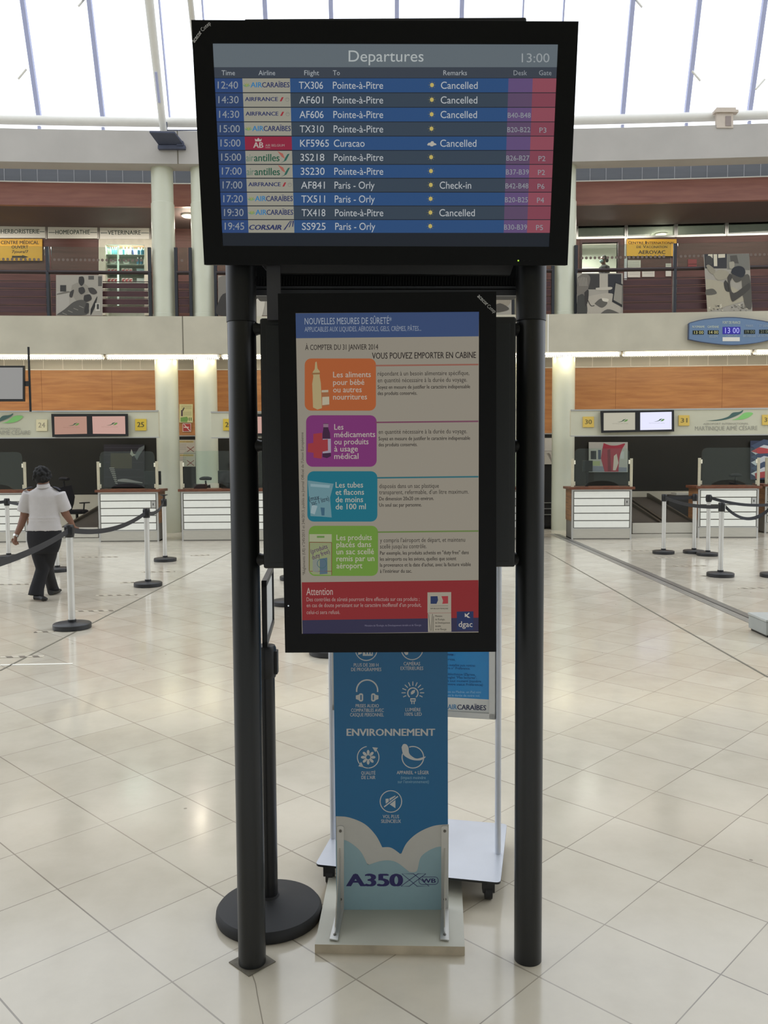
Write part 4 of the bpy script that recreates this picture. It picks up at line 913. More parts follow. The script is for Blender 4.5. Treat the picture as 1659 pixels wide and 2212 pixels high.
def place(o, px, py, rot=None):
    p = floor(px, py); o.location = (p.x, p.y, 0); o.rotation_euler = (0, 0, math.atan(-2 * KCURVE * p.x) if rot is None else rot); return p
cspots = [(-6, 1172, 'counter 24, cut by the left edge of the photo'), (279, 1170, 'counter 25, with a dark board behind its shield'), (457, 1168, 'counter 26, half hidden by the left stand post'),
          (607, 1168, 'hidden counter, glimpsed in the slot between left stand post and screen housing'), (1062, 1165, 'hidden counter, glimpsed in the slot beside the right stand post'),
          (1299, 1165, 'counter 30, with a red textile poster behind its shield'), (1572, 1162, 'counter 31, with a dark chair behind its shield')]
PROTO_USED = []
def put_copy(proto, used, label, **kw):
    o = proto if not used else copy_tree(proto); used.append(1); o['label'] = label; return o
CT = []
for px, py, lab in cspots:
    o = put_copy(ctr, PROTO_USED, 'white-fronted check-in desk, ' + lab); p = place(o, px, py); CT.append(p)
o = put_copy(ctr, PROTO_USED, 'wood-sided check-in desk cut by the right edge of the photo'); p = floor(1727, 1154); o.location = (p.x, p.y + .25, 0); o.rotation_euler = (0, 0, -.10)

# ---- fascias above the counters
FAS = M('pale green grey fascia', '#c9c7b0', .45, 0, .03, 2)
GREENL, TEAL = ink('#86c973'), ink('#45655f'); FTXT = ink('#9b998c'); GOLD = ink('#dcbc5c'); GOLD2 = ink('#d8b93e')
def fascia(x0, x1, y0, y1, name_lab, draw):
    a, b_ = at(x0, y1, YF), at(x1, y1, YF); z1_, z0_ = zof((x0 + x1) / 2, y0, YF), zof((x0 + x1) / 2, y1, YF); xm = (a.x + b_.x) / 2
    t = thing('counter_fascia', name_lab, 'fascia', (xm, cy(xm, YF), z0_), 'fascias over the counters')
    mb = MB(); mb.arc(a.x, b_.x, YF, YF + .10, z0_, z1_, FAS); part(mb, 'panel', t)
    for f in (.3, .7): xx = a.x + (b_.x - a.x) * f; mb = MB(); mb.box((xx - .04, cy(xx, YF + .09), z0_ + .15), (xx + .04, cy(xx, YW) - .004, z0_ + .22), BLACK); part(mb, 'support_arm', t)
    mb = MB(); mb.arc(a.x - .005, b_.x + .005, YF - .012, YF + .02, z1_ - .012, z1_ + .02, ALU); mb.arc(a.x - .005, b_.x + .005, YF - .012, YF + .02, z0_ - .01, z0_ + .012, ALU); part(mb, 'edge_trim', t)
    if draw:
        mb = MB(); draw(mb); part(mb, 'airport_lettering', t)
    return t
def leaf(mb, pl_, x, y, s, n=.004, c1=None, c2=None, sy=None):
    f = lambda pts: [(x + a * s, y + b * (sy or s)) for a, b in pts]
    mb.poly_px(pl_, f(curve([(0, 0), (10, -1), (26, -4), (40, -10), (48, -19), (60, -21), (66, -25), (66, -22), (62, -17), (50, -9), (36, -3), (18, 0), (0, 0)], 4)), n, c1 or TEAL)
    mb.poly_px(pl_, f(curve([(46, -2), (56, -6), (68, -18), (78, -20), (84, -17), (76, -8), (64, -3), (46, -2)], 4)), n, c2 or GREENL)
def draw_r(mb):
    p = facade(1575, 910, YF)
    leaf(mb, p, 1524, 909, 1.22, .006, None, None, .92)
    mb.text(p, 'AEROPORT INTERNATIONAL', 1519, 1617, 917.8, 4.0, .006, FTXT, 0, y1=917); mb.text(p, 'MARTINIQUE AIMÉ CÉSAIRE', 1501, 1636, 930, 9, .006, FTXT, -.004, y1=929)
def draw_l(mb):
    p = facade(-10, 915, YF)
    leaf(mb, p, -52, 916, 1.22, .02, None, None, .92)
    mb.text(p, 'AEROPORT INTERNATIONAL', -55, 46, 928, 4.0, .02, FTXT, 0); mb.text(p, 'MARTINIQUE AIMÉ CÉSAIRE', -72, 66, 939, 9, .02, FTXT, -.004)
fascia(-200, 343, 889, 946, 'long pale green fascia with numbers 24 and 25 over the left counters', draw_l)
fascia(457, 800, 890, 945, 'pale green fascia behind the left stand post, starting at the number 26', None)
fascia(870, 1126, 886, 942, 'pale green fascia behind the stand, ending at the right stand post', None)
fascia(1233, 1840, 884, 940, 'long pale green fascia with numbers 30 and 31 over the right counters', draw_r)
def plate(x0, y0, x1, y1, s, col, lab, tcol='#6b6136'):
    p = facade((x0 + x1) / 2, (y0 + y1) / 2, YF - .02); o = p.w(0, 0)
    t = thing('number_plate', lab, 'number plate', o, 'gate number plates')
    mb = MB(); mb.box_px(p, x0, y0, x1, y1, -.015, .006, col); part(mb, 'plate', t)
    mb = MB(); w = x1 - x0
    if s: mb.text(p, s, x0 + w * .2, x1 - w * .2, y1 - (y1 - y0) * .30, (y1 - y0) * .42, .0075, ink(tcol), .03); part(mb, 'number', t)
plate(78.5, 906, 102, 931, '24', ink('#e0d6ae'), 'faded cream number 24 plate left of the paired monitors', '#a39a80')
plate(292, 905, 316, 930, '25', GOLD2, 'yellow number 25 plate right of the paired monitors', '#54502f')
plate(482, 905, 506, 930, '26', GOLD2, 'yellow number 26 plate half hidden by the left stand post', '#54502f')
plate(1259, 900, 1283, 923, '30', GOLD, 'golden number 30 plate left of the paired monitors', '#7a6c3c')
plate(1466, 897, 1489, 919.5, '31', GOLD, 'golden number 31 plate beside the airport lettering', '#7a6c3c')
plate(1646.5, 896, 1670, 918, '32', GOLD, 'golden number plate cut by the right edge of the photo', '#7a6c3c')
def monitor(pts, spts, col, lab, inkc, s_=1.0):
    cx_ = sum(p[0] for p in pts) / 4; cy_ = sum(p[1] for p in pts) / 4
    p = facade(cx_, cy_, YF - .09)
    t = thing('counter_monitor', lab, 'monitor', p.w(0, 0), 'paired monitors on the fascias')
    mb = MB()
    P0 = [p.px(*a) for a in pts]; P1 = [p.px(*a) for a in spts]
    for i in range(4): j = (i + 1) % 4; mb.slab(p, [P0[i], P0[j], P1[j], P1[i]], -.02, 0, BLACK)
    mb.slab(p, [(a * .96, b * .96) for a, b in P0], -.075, -.012, BLACK); part(mb, 'casing', t)
    mb = MB(); mb.poly(p, P1, -.005, lit(col, s_))
    x0, y0 = spts[0]; w = spts[1][0] - x0; h = spts[3][1] - y0
    leaf(mb, p, x0 + w * .42, y0 + h * .52, w * .0042, -.0035, lit('#3f5a44'), lit('#5f8a4a'))
    mb.text(p, 'MARTINIQUE AIMÉ CÉSAIRE', x0 + w * .28, x0 + w * .78, y0 + h * .63, 1.8, -.0035, lit(inkc), 0); part(mb, 'screen', t)
monitor([(110.5, 894), (196, 894), (196, 943), (113, 944)], [(117, 900), (187, 899.5), (188, 937), (118, 938.5)], '#b08a7a', 'left monitor of the pair between plates 24 and 25', '#9a7565')
monitor([(196, 894), (276, 894), (277, 942), (196, 943)], [(199, 899.5), (270, 899), (271, 937.5), (200.5, 937)], '#c39d92', 'right monitor of the pair between plates 24 and 25', '#a98578')
monitor([(540, 894), (620, 894), (620, 942), (540, 942)], [(547, 900), (613, 900), (613, 936), (547, 936)], '#c39d92', 'pink monitor glimpsed between left stand post and screen housing', '#a98578')
monitor([(1297, 888), (1378, 887), (1378, 933), (1299, 935)], [(1304, 892), (1372, 891), (1372, 928.5), (1304, 930)], '#b5b1a0', 'left grey monitor of the pair between plates 30 and 31', '#8d8a7c')
monitor([(1378, 887), (1456, 885.5), (1456.5, 932), (1378, 933)], [(1383, 891), (1451, 889.5), (1451, 927.5), (1383, 929)], '#dedff6', 'right bright white monitor of the pair between plates 30 and 31', '#b8b9c6', 1.1)

# ---- large screen on its pole, far left
p = facade(10, 828, YF - .3); t = thing('wall_screen', 'large blank grey screen on a black pole at the left edge above counter 24', 'screen', p.w(0, -.4))
mb = MB(); mb.box_px(p, -70, 790, 52.5, 867, -.06, 0, BLACK); part(mb, 'casing', t)
m = bpy.data.materials.new('idle screen glow'); m.use_nodes = True; b = m.node_tree.nodes['Principled BSDF']; b.inputs['Base Color'].default_value = (.02, .02, .02, 1); b.inputs['Roughness'].default_value = .3; b.inputs['Emission Color'].default_value = lin('#8b8a88'); b.inputs['Emission Strength'].default_value = 1.0
mb = MB(); mb.rect_px(p, -66, 794, 49, 862, .001, m); part(mb, 'screen', t)
mb = MB(); mb.slab_px(p, [(52, 823), (62, 823), (62, 834), (52, 834)], -.05, -.02, BLACK); part(mb, 'bracket', t)
mb = MB(); q = p.px(63.5, 870); zt_ = Z_SLAB_BOT - .03 - p.O.z; zb_ = zof(63, 888, YF) - p.O.z; w0 = p.w(q[0], 0, -.05)
mb.lathe((w0.x, w0.y, zof(63, 889, YF - .3)), [(.022, 0), (.022, Z_SLAB_BOT - .03 - zof(63, 889, YF - .3))], M('black steel tube', '#1a1b1d', .35, .2, .04), 16); part(mb, 'pole', t)

# ---- posters and notices round the counters
def board(x0, y0, x1, y1, Y, name, lab, cat, base, draw=None, thick=.02, pts=None):
    p = facade((x0 + x1) / 2, (y0 + y1) / 2, Y); mb = MB()
    mb.slab_px(p, pts or [(x0, y0), (x1, y0), (x1, y1), (x0, y1)], -thick, 0, base)
    if draw: draw(mb, p)
    return tag(mb.build(name), lab, cat)
def d_red(mb, p):
    mb.poly_px(p, curve([(1304, 957), (1318, 962), (1334, 962), (1350, 958), (1344, 970), (1338, 990), (1336, 1019)], 4) + [(1306, 1019), (1298, 990), (1301, 970)], .003, ink('#a83348'))
    mb.poly_px(p, [(1312, 972), (1318, 970), (1320, 1018), (1313, 1018)], .005, ink('#7d2438')); mb.poly_px(p, [(1326, 985), (1332, 980), (1336, 1000), (1330, 1016), (1324, 1016)], .005, ink('#d9c9c0'))
    mb.poly_px(p, [(1273, 1006), (1354, 1010), (1354, 1019), (1273, 1019)], .002, ink('#8b8fa0'))
    for x, y, w, h, c in ((1276, 974, 12, 18, '#2f3138'), (1292, 972, 6, 20, '#4c5470'), (1276, 996, 20, 10, '#a9b388'), (1340, 975, 8, 16, '#c9cccf')): mb.rect_px(p, x, y, x + w, y + h, .001, ink(c))
board(1272, 955, 1356, 1020, YW - .06, 'wall_poster', 'poster of a red draped textile on the black wall behind counter 30', 'poster', ink('#b8b8b4'), d_red)
def d_ab(mb, p):
    for i in range(6):
        y = 955 + i * 12; mb.poly_px(p, [(1622, y + 8), (1650, y - 6), (1662, y - 4), (1662, y + 4), (1634, y + 16)], .002 + i * .0004, ink('#c9ced6' if i % 2 else '#40506e'))
    mb.poly_px(p, [(1622, 975), (1640, 966), (1664, 970), (1664, 979), (1640, 980)], .006, ink('#b5474c')); mb.poly_px(p, [(1630, 1022), (1664, 1016), (1664, 1030), (1632, 1034)], .006, ink('#a8474c'))
board(1621, 952, 1700, 1036, YW - .06, 'wall_poster', 'blue, white and red striped poster at the right edge behind counter 31', 'poster', ink('#2a3350'), d_ab)
def d_dk(mb, p):  # pale boat-like shapes and stripes on a dark board
    mb.rect_px(p, 239, 979, 285, 1012, .002, ink('#4b4638')); mb.poly_px(p, [(281, 981), (284, 970), (288, 980), (294, 982), (286, 986)], .004, ink('#a9aba2'))
    mb.poly_px(p, [(290, 985), (300, 968), (312, 962), (312, 968), (302, 982), (296, 994)], .003, ink('#6c7478'))
    for i in range(9): mb.poly_px(p, [(236 + i * 1.6, 1010 + i * 4), (247 + i * .9, 1010 + i * 4.2), (247 + i * .9, 1012 + i * 4.2), (236 + i * 1.6, 1012 + i * 4)], .004, ink('#9c9a96'))
    for i in range(5): mb.rect_px(p, 226, 966 + i * 16, 310, 967.5 + i * 16, .001, ink('#383440'))
    mb.poly_px(p, curve([(254, 1036), (270, 1034), (290, 1038), (308, 1042)], 4) + [(308, 1044), (254, 1040)], .004, ink('#9c9a9c'))
board(224, 960, 312, 1052, YW - .06, 'wall_poster', 'dark board with pale boat-like shapes on the black wall behind counter 25', 'poster', ink('#24212a'), d_dk)
def d_grn(mb, p):
    mb.poly_px(p, [(390, 902), (404, 900), (407, 905), (404, 912), (390, 911)], .002, ink('#79a659')); mb.rect_px(p, 391, 886, 395, 899, .002, ink('#5a4a52')); mb.poly_px(p, [(393, 886), (397, 880), (399, 881), (396, 888)], .003, ink('#4a4a44'))
    for y in (876.5, 879, 882, 890, 893, 896): mb.rect_px(p, 396 if y > 885 else 392, y, 414, y + .9, .002, ink('#a9a878'))
    for x in (408, 412): mb.rect_px(p, x, 902, x + 2, 909, .002, ink('#5b7d4a'))
board(387.5, 873, 416.5, 913, YW - .03, 'paper_notice', 'pale green airport notice on the wood between the left columns', 'notice', ink('#d9d8a4'), d_grn, .012)
def d_no(mb, p):
    mb.poly_px(p, mb.rrect_pts(395.5, 915.5, 411.5, 931.5, 1.5), .001, ink('#b4403c')); mb.rect_px(p, 397, 922, 408, 924, .002, ink('#e6dcd6')); mb.line_px(p, [(397.5, 916.5), (410.5, 931)], 1.6, .003, ink('#e6dcd6'))
board(394.5, 914.5, 412.5, 932.5, YW - .03, 'no_smoking_sign', 'square red no-smoking sign below the pale green notice', 'sign', ink('#e6dcd6'), d_no, .01)
def d_x(y0):
    def f(mb, p):
        mb.rect_px(p, 384, y0 + 2, 418, y0 + 6, .001, ink('#e0cf8a')); mb.text(p, 'AVIS AUX PASSAGERS', 387, 417, y0 + 5.5, 2.6, .002, ink('#8a5a4a'), 0)
        for k in range(4): mb.rect_px(p, 383, y0 + 9 + k * 3.6, 402, y0 + 9.8 + k * 3.6, .001, ink('#a9a49c'))
        for a, b_ in (((404, y0 + 15), (419, y0 + 26)), ((404, y0 + 26), (419, y0 + 15))): mb.line_px(p, [a, b_], 1.3, .002, ink('#8e3a34'))
    return f
board(380, 950, 422, 979, YW - .58, 'paper_notice', 'upper white notice with a red cross, between the left columns', 'notice', ink('#d6d0c2'), d_x(950), .012)
board(380, 979.5, 422, 1008, YW - .58, 'paper_notice', 'lower white notice with a red cross, between the left columns', 'notice', ink('#d6d0c2'), d_x(979.5), .012)
board(1170, 946, 1195, 974, YW - .58, 'paper_notice', 'upper white notice glimpsed right of the right stand post', 'notice', ink('#d6d3cc'), None, .012)
def d_bw(mb, p):
    for k in range(6): mb.poly_px(p, [(1180 + k * 2, 980 + k * 3), (1186 + k * 1.5, 978 + k * 3), (1190, 984 + k * 3)], .002, ink('#97928a'))
board(1170, 974.5, 1196, 1003, YW - .58, 'paper_notice', 'lower printed notice glimpsed right of the right stand post', 'notice', ink('#cbc7bd'), d_bw, .012)

# ---- baggage conveyors between the counters
BELT = M('dark conveyor belt', '#3a3630', .75, 0, .12, 12)
def conveyor(x0, x1, yb, ytop, lab):
    a, b_ = floor(x0, yb), floor(x1, yb); xm = (a.x + b_.x) / 2; y0 = a.y; h0 = flat(x0, ytop, y0).z
    t = thing('baggage_conveyor', lab, 'baggage conveyor', (xm, y0, 0), 'baggage conveyors')
    L = YW - .1 - .0045 * xm * xm - y0 - .15; h1 = h0 + .42
    mb = MB(); mb.box((a.x, y0, .09), (b_.x, y0 + .05, h0), STEEL); part(mb, 'front_plate', t, .004)
    mb = MB(); mb.box((a.x - .02, y0 - .01, .0), (b_.x + .02, y0 + .2, .08), STEEL); part(mb, 'foot_rail', t)
    w = .05
    def pr(xa, xb, za, zb, m, nm):
        mb = MB(); mb.add([(xa, y0 + .05, za[0]), (xb, y0 + .05, za[0]), (xb, y0 + L, za[1]), (xa, y0 + L, za[1]), (xa, y0 + .05, zb[0]), (xb, y0 + .05, zb[0]), (xb, y0 + L, zb[1]), (xa, y0 + L, zb[1])],
               [(0, 3, 2, 1), (4, 5, 6, 7), (0, 1, 5, 4), (1, 2, 6, 5), (2, 3, 7, 6), (3, 0, 4, 7)], m); part(mb, nm, t)
    pr(a.x + w, b_.x - w, (.10, .10), (h0 - .02, h1 - .04), BELT, 'belt')
    RAIL = M('dark rail', '#57544c', .4, .5)
    pr(a.x, a.x + w, (.10, .10), (h0 + .02, h1 + .05), RAIL, 'side_rail'); pr(b_.x - w, b_.x, (.10, .10), (h0 + .02, h1 + .05), RAIL, 'side_rail')
    return t
conveyor(1366, 1434, 1162, 1130, 'left baggage conveyor of the two beside counter 30')
conveyor(1437, 1505, 1161, 1129, 'right baggage conveyor of the two, next to counter 31')
conveyor(133, 211, 1171, 1140, 'baggage conveyor next to counter 25, behind the walking person')
# low dark transfer box behind the right conveyors
p0 = at(1445, 1090, 18.6); mb = MB(); mb.box((p0.x, p0.y, 0), (p0.x + 1.0, p0.y + .5, zof(1416, 1070, 18.6)), M('dark box steel', '#33322f', .6)); bx_ = zof(1416, 1070, 18.6)
tt = thing('transfer_box', 'dark baggage transfer box behind the right conveyors with a pale tray on top', 'transfer box', (p0.x + .5, p0.y + .25, 0)); part(mb, 'body', tt)
mb = MB(); mb.box((p0.x + .18, p0.y + .05, bx_), (p0.x + .62, p0.y + .4, bx_ + .05), M('pale tray', '#b3b0a4', .6)); part(mb, 'tray', tt)

# ---- office chairs behind the counters
def make_chair():
    t = thing('office_chair', 'x', 'chair', (0, 0, 0), 'black office chairs behind the counters'); F = M('black fabric', '#15151a', .85, 0, .1, 20)
    mb = MB(); mb.tube([(0, 0, .12), (0, 0, .44)], .03, BLACK, 12); part(mb, 'gas_column', t)
    for k in range(5):
        a = k * 2 * math.pi / 5; mb = MB(); mb.tube([(0, 0, .13), (.28 * math.cos(a), .28 * math.sin(a), .075)], [.028, .018], BLACK, 10); mb.ball((.28 * math.cos(a), .28 * math.sin(a), .032), .03, BLACK, 10); part(mb, 'base_leg', t)
    mb = MB(); mb.stack([(0, 0, .44, .2, .2), (0, 0, .455, .25, .24), (0, 0, .51, .25, .24), (0, 0, .53, .21, .2)], F); part(mb, 'seat', t)
    mb = MB(); mb.tube([(0, .20, .47), (0, .27, .62), (0, .27, .80), (0, .31, 1.06)], [(.05, .02), (.20, .035), (.23, .04), (.19, .03)], F, 18); part(mb, 'backrest', t)
    mb = MB(); mb.tube([(-.12, .30, 1.22), (-.05, .32, 1.23), (.05, .32, 1.23), (.12, .30, 1.22)], [(.06, .03), (.085, .04), (.085, .04), (.06, .03)], F, 14); mb.tube([(0, .31, 1.04), (0, .33, 1.18)], .02, BLACK, 8); part(mb, 'headrest', t)
    for s in (-1, 1):
        mb = MB(); mb.tube([(s * .24, .05, .48), (s * .29, .05, .52), (s * .29, .03, .68)], .016, BLACK, 8); mb.box((s * .29 - .03, -.10, .68), (s * .29 + .03, .14, .705), BLACK); part(mb, 'armrest', t)
    return t
ch = make_chair(); used = []
for px, Y, rz, lab in ((166, 18.7, 2.6, 'black office chair with headrest between the conveyors, right of the walking person'), (1566, 18.2, 3.4, 'black office chair seen through the shield of counter 31'), (1636, 19.0, 4.0, 'black office chair right of counter 31, in front of the striped poster'), (460, 18.1, 2.9, 'black office chair behind counter 26, beside the left stand post')):
    o = put_copy(ch, used, lab); q = at(px, 1100, Y); o.location = (q.x, q.y, 0); o.rotation_euler = (0, 0, rz)
for px, lab, rails in ((403, 'tall black recess filler between the left columns, under the white notices', 0), (1176, 'tall black recess filler with pale rails in the gap right of the right stand post', 1)):
    q = at(px, 1100, YW - .55); hh = zof(px, 947, YW - .55); t = thing('recess_filler', lab, 'cabinet', (q.x, q.y, 0))  # black box added to stand for the dark recess by the columns
    mb = MB(); mb.box((q.x - .30, q.y, .06), (q.x + .30, q.y + .28, hh), M('black recess filler', '#161614', .6)); part(mb, 'body', t); mb = MB(); mb.box((q.x - .29, q.y + .01, 0), (q.x + .29, q.y + .26, .06), BLACK); part(mb, 'plinth', t)
    if rails:
        for zz_ in (.28, .42, .56): mb = MB(); mb.box((q.x - .29, q.y - .02, zz_), (q.x + .29, q.y, zz_ + .018), ALU); part(mb, 'rail', t)
a_, b_ = floor(1172, 1143), floor(1232, 1142); mb = MB(); mb.tube([(a_.x - .3, a_.y + .07, .07), (b_.x, b_.y + .07, .07)], .07, M('black rubber mat', '#141415', .7), 18); tag(mb.build('rolled_mat'), 'black rolled mat lying on the floor in front of the right column', 'mat')
# ---- things on the counters
def desk_item(ci, dx, dy): c_ = CT[ci]; return Vector((c_.x + dx, c_.y + dy, DSK))
o_ = desk_item(2, .27, .42); t = thing('desk_monitor', 'black monitor turned away on counter 26, beside the left stand post', 'monitor', o_)
mb = MB(); mb.box((o_.x - .2, o_.y - .02, o_.z + .10), (o_.x + .24, o_.y + .03, o_.z + .36), BLACK); part(mb, 'casing', t, .008)
mb = MB(); mb.box((o_.x - .03, o_.y, o_.z + .01), (o_.x + .05, o_.y + .04, o_.z + .14), BLACK); part(mb, 'neck', t); mb = MB(); mb.box((o_.x - .12, o_.y - .08, o_.z), (o_.x + .14, o_.y + .12, o_.z + .014), BLACK); part(mb, 'foot', t)
o_ = desk_item(2, -.40, .25); mb = MB(); mb.box((o_.x, o_.y, o_.z), (o_.x + .24, o_.y + .2, o_.z + .09), M('dark mottled box', '#3c2b2b', .6, 0, .4, 40)); tag(mb.build('storage_box', None, .005), 'dark mottled box on counter 26 behind its left shield post', 'box')
o_ = desk_item(1, .12, .45); t = thing('desk_monitor', 'black monitor behind the right side of counter 25’s shield', 'monitor', o_)
mb = MB(); mb.box((o_.x + .08, o_.y, o_.z + .08), (o_.x + .42, o_.y + .04, o_.z + .36), BLACK); part(mb, 'casing', t, .006); mb = MB(); mb.box((o_.x + .22, o_.y, o_.z), (o_.x + .28, o_.y + .1, o_.z + .09), BLACK); part(mb, 'stand', t)
o_ = desk_item(5, -.12, .42); t = thing('desk_monitor', 'black monitor on an arm behind the shield of counter 30', 'monitor', o_)
mb = MB(); mb.box((o_.x - .16, o_.y, o_.z + .30), (o_.x + .04, o_.y + .05, o_.z + .52), BLACK); part(mb, 'casing', t, .006); mb = MB(); mb.box((o_.x - .10, o_.y + .01, o_.z), (o_.x - .04, o_.y + .05, o_.z + .31), BLACK); part(mb, 'stand', t)

# ------------------------------------------------------------------ clock sign on the slab
p = facade(1580, 717, YS - .10); t = thing('clock_sign', 'blue lens-shaped world clock sign on the concrete slab, at the right edge', 'clock sign', p.w(0, 0), None)
zc = lambda zx, zy: (1470 + zx * .13107, 670 + zy * .13107)
out = curve([zc(140, 212), zc(400, 150), zc(830, 118), zc(1250, 160), zc(1540, 215)]) + curve([zc(1540, 470), zc(1250, 540), zc(830, 572), zc(400, 530), zc(135, 480)])
SB = ink('#667f9e', .4); SB2 = M('dark blue edge', '#3f4a63', .4)
mb = MB(); mb.slab_px(p, out, -.09, 0, SB, SB2); part(mb, 'panel', t)
inner = curve([zc(150, 222), zc(400, 162), zc(830, 130), zc(1250, 172), zc(1530, 225)]) + curve([zc(1530, 455), zc(1250, 525), zc(830, 552), zc(400, 510), zc(150, 470)])
mb = MB(); mb.line_px(p, out, 1.4, .004, SB2, True); part(mb, 'rim', t)
mb = MB()
def tz(s, x0, x1, y, h, c, b=.01): a = zc(x0, y); e_ = zc(x1, y); mb.text(p, s, a[0], e_[0], a[1], h * .13107, .004, c, b)
PT, PT2 = ink('#c3cbb9'), ink('#98a7b5')
for s, x0, x1, y, c in (('N.Y/MIAMI', 195, 390, 292, PT), ('CAYENNE', 445, 630, 292, PT), ('PARIS', 1080, 1195, 276, PT2), ('ST DENIS', 1298, 1470, 276, PT2), ('BELEM', 475, 605, 450, PT2), ('CARACAS', 745, 930, 436, PT2), ('BRUNELLES'.replace('BRUNELLES', 'BRUXELLES'), 1032, 1240, 444, PT2), ('LA REUNION', 1275, 1500, 440, PT2)): tz(s, x0, x1, y, 36, c)
tz('FORT DE FRANCE', 695, 985, 226, 44, PT)
part(mb, 'lettering', t)
mb = MB()
for x0, x1, y0, y1, s, c, bgc in ((200, 383, 335, 400, '13 00', '#c9c48e', '#22261e'), (447, 628, 332, 398, '14 00', '#c9c48e', '#22261e'), (1046, 1228, 325, 392, '19 00', '#7d8270', '#242a26'), (1295, 1470, 322, 388, '21 00', '#7d8270', '#242a26'), (692, 985, 276, 396, '13 00', '#b6b8f4', '#3a3596')):
    a, b_ = zc(x0, y0), zc(x1, y1); mb.rect_px(p, a[0], a[1], b_[0], b_[1], .004, lit(bgc)); w, h = b_[0] - a[0], b_[1] - a[1]
    mb.text(p, s, a[0] + w * .14, b_[0] - w * .06, b_[1] - h * .14, h * .74, .006, lit(c), -.005)
part(mb, 'digit_display', t)
mb = MB(); a, b_ = zc(692, 446), zc(976, 512); mb.rect_px(p, a[0], a[1], b_[0], b_[1], .004, ink('#dcd9cf')); part(mb, 'blank_label', t)

# ------------------------------------------------------------------ gallery: shop wall with openings
YI = YG + 2.2                                   # back of the rooms
zsT = zof(150, 486, YG); zsB = zof(150, 516, YG); zW0, zW1 = zof(1400, 511, YG), zof(1400, 484, YG)
SHOP = MAROON
def X(px, py=560, Y=YG): return at(px, py, Y).x
cl0, cl1 = X(213.5), X(327)                      # display case
op0, op1 = X(1257), X(1334)                      # doorway on the right
zdT = zof(1295, 524, YG)
mb = MB()
mb.arc(XL, cl0, YG, YG + .1, Z_SLAB_TOP, zsB, SHOP); mb.arc(cl1, X(990), YG, YG + .1, Z_SLAB_TOP, zgc, SHOP)
mb.arc(X(990), X(1243), YG, YG + .1, Z_SLAB_TOP, zgc, SHOP)
mb.arc(X(1243), op0, YG, YG + .1, Z_SLAB_TOP, zW0, SHOP); mb.arc(op1, XR, YG, YG + .1, Z_SLAB_TOP, zW0, SHOP); mb.arc(op0, op1, YG, YG + .1, zdT, zW0, SHOP)
mb.arc(X(1243), XR, YG, YG + .1, zW1, zgc, SHOP); mb.arc(XL, cl1, YG, YG + .1, zsT, zgc, SOFFIT)
struct(mb, 'wall_shop')
mb = MB(); mb.arc(XL, XR, YI, YI + .1, Z_SLAB_TOP, zgc, M('pale room wall', '#b9bdb2', .8, 0, .05, 1.5)); struct(mb, 'wall_room')
mb = MB(); mb.box((XL, YG + .1, Z_SLAB_TOP - .12), (XR, YI + .2, Z_SLAB_TOP - .02), M('room floor', '#8d877b', .6)); struct(mb, 'floor_gallery')
mb = MB(); mb.arc(XL, XR, YG + .12, YI - .01, zgc - .02, zgc - .004, M('pale room ceiling', '#c2c4bc', .8)); struct(mb, 'ceiling_rooms')
GL = clear('window glass', '#b9c0bd', .03)
for k, (a, b_) in enumerate(((1247, 1351), (1354, 1458), (1462, 1568), (1571, 1700))):
    x0, x1 = X(a, 498), X(b_, 498); p = facade((a + b_) / 2, 498, YG)
    mb = MB(); mb.arc(x0, x1, YG + .04, YG + .05, zW0, zW1, GL, 2); w = struct(mb, 'window_%d' % (40 + k))
    mb = MB()
    for c_ in ((x0 - .03, x0 + .02), (x1 - .02, x1 + .03)): mb.arc(c_[0], c_[1], YG - .02, YG + .1, zW0 - .03, zW1 + .03, ALU, 2)
    mb.arc(x0, x1, YG - .02, YG + .1, zW0 - .035, zW0 + .015, ALU, 2); mb.arc(x0, x1, YG - .02, YG + .1, zW1 - .015, zW1 + .035, ALU, 2)
    struct(mb, 'window_frame')
mb = MB(); mb.arc(X(1348), X(1354), YG - .025, YG, zof(1351, 605, YG), zW0, ALU, 2); struct(mb, 'trim_11')
mb = MB(); mb.arc(op0 - .05, op0, YG - .02, YG + .1, Z_SLAB_TOP, zdT + .06, DMAROON, 2); mb.arc(op1, op1 + .06, YG - .02, YG + .1, Z_SLAB_TOP, zdT + .06, DMAROON, 2); mb.arc(op0, op1, YG - .02, YG + .1, zdT, zdT + .06, DMAROON, 2); struct(mb, 'door_frame')
def ceil_lamp(px, py, Y, lab, e=5.0):
    q = at(px, py, Y); t = thing('ceiling_light', lab, 'ceiling light', (q.x, q.y, zgc - .05))
    mb = MB(); mb.lathe((q.x, q.y, zgc - .045), [(.16, 0), (.17, .01), (.17, .044)], WHITE, 20); part(mb, 'housing', t)
    mb = MB(); mb.lathe((q.x, q.y, zgc - .055), [(.13, 0), (.13, .012)], lit('#fff4d6', e), 20); part(mb, 'diffuser', t)
def lampY(px, py):
    d = ray(px, py); return d.y * ((zgc - .05 - EYE) / d.z)
for px, py, lab in ((407, 468, 'glowing round ceiling light between the upper left columns'), (1428, 507, 'glowing round ceiling light behind the gallery windows, above the yellow vaccination sign')):
    q = ray(px, py); s_ = (zgc - .05 - EYE) / q.z; c_ = CAMP + q * s_
    t = thing('ceiling_light', lab, 'ceiling light', (c_.x, c_.y, zgc - .055))
    mb = MB(); mb.lathe((c_.x, c_.y, zgc - .045), [(.15, 0), (.16, .01), (.16, .046)], WHITE, 20); part(mb, 'housing', t)
    mb = MB(); mb.lathe((c_.x, c_.y, zgc - .055), [(.13, 0), (.13, .012)], lit('#fff4d6', 6.0), 20); part(mb, 'diffuser', t)
    lamp('ceiling_lamp', 'POINT', (c_.x, c_.y, zgc - .25), 26, (1, .9, .72), .08)
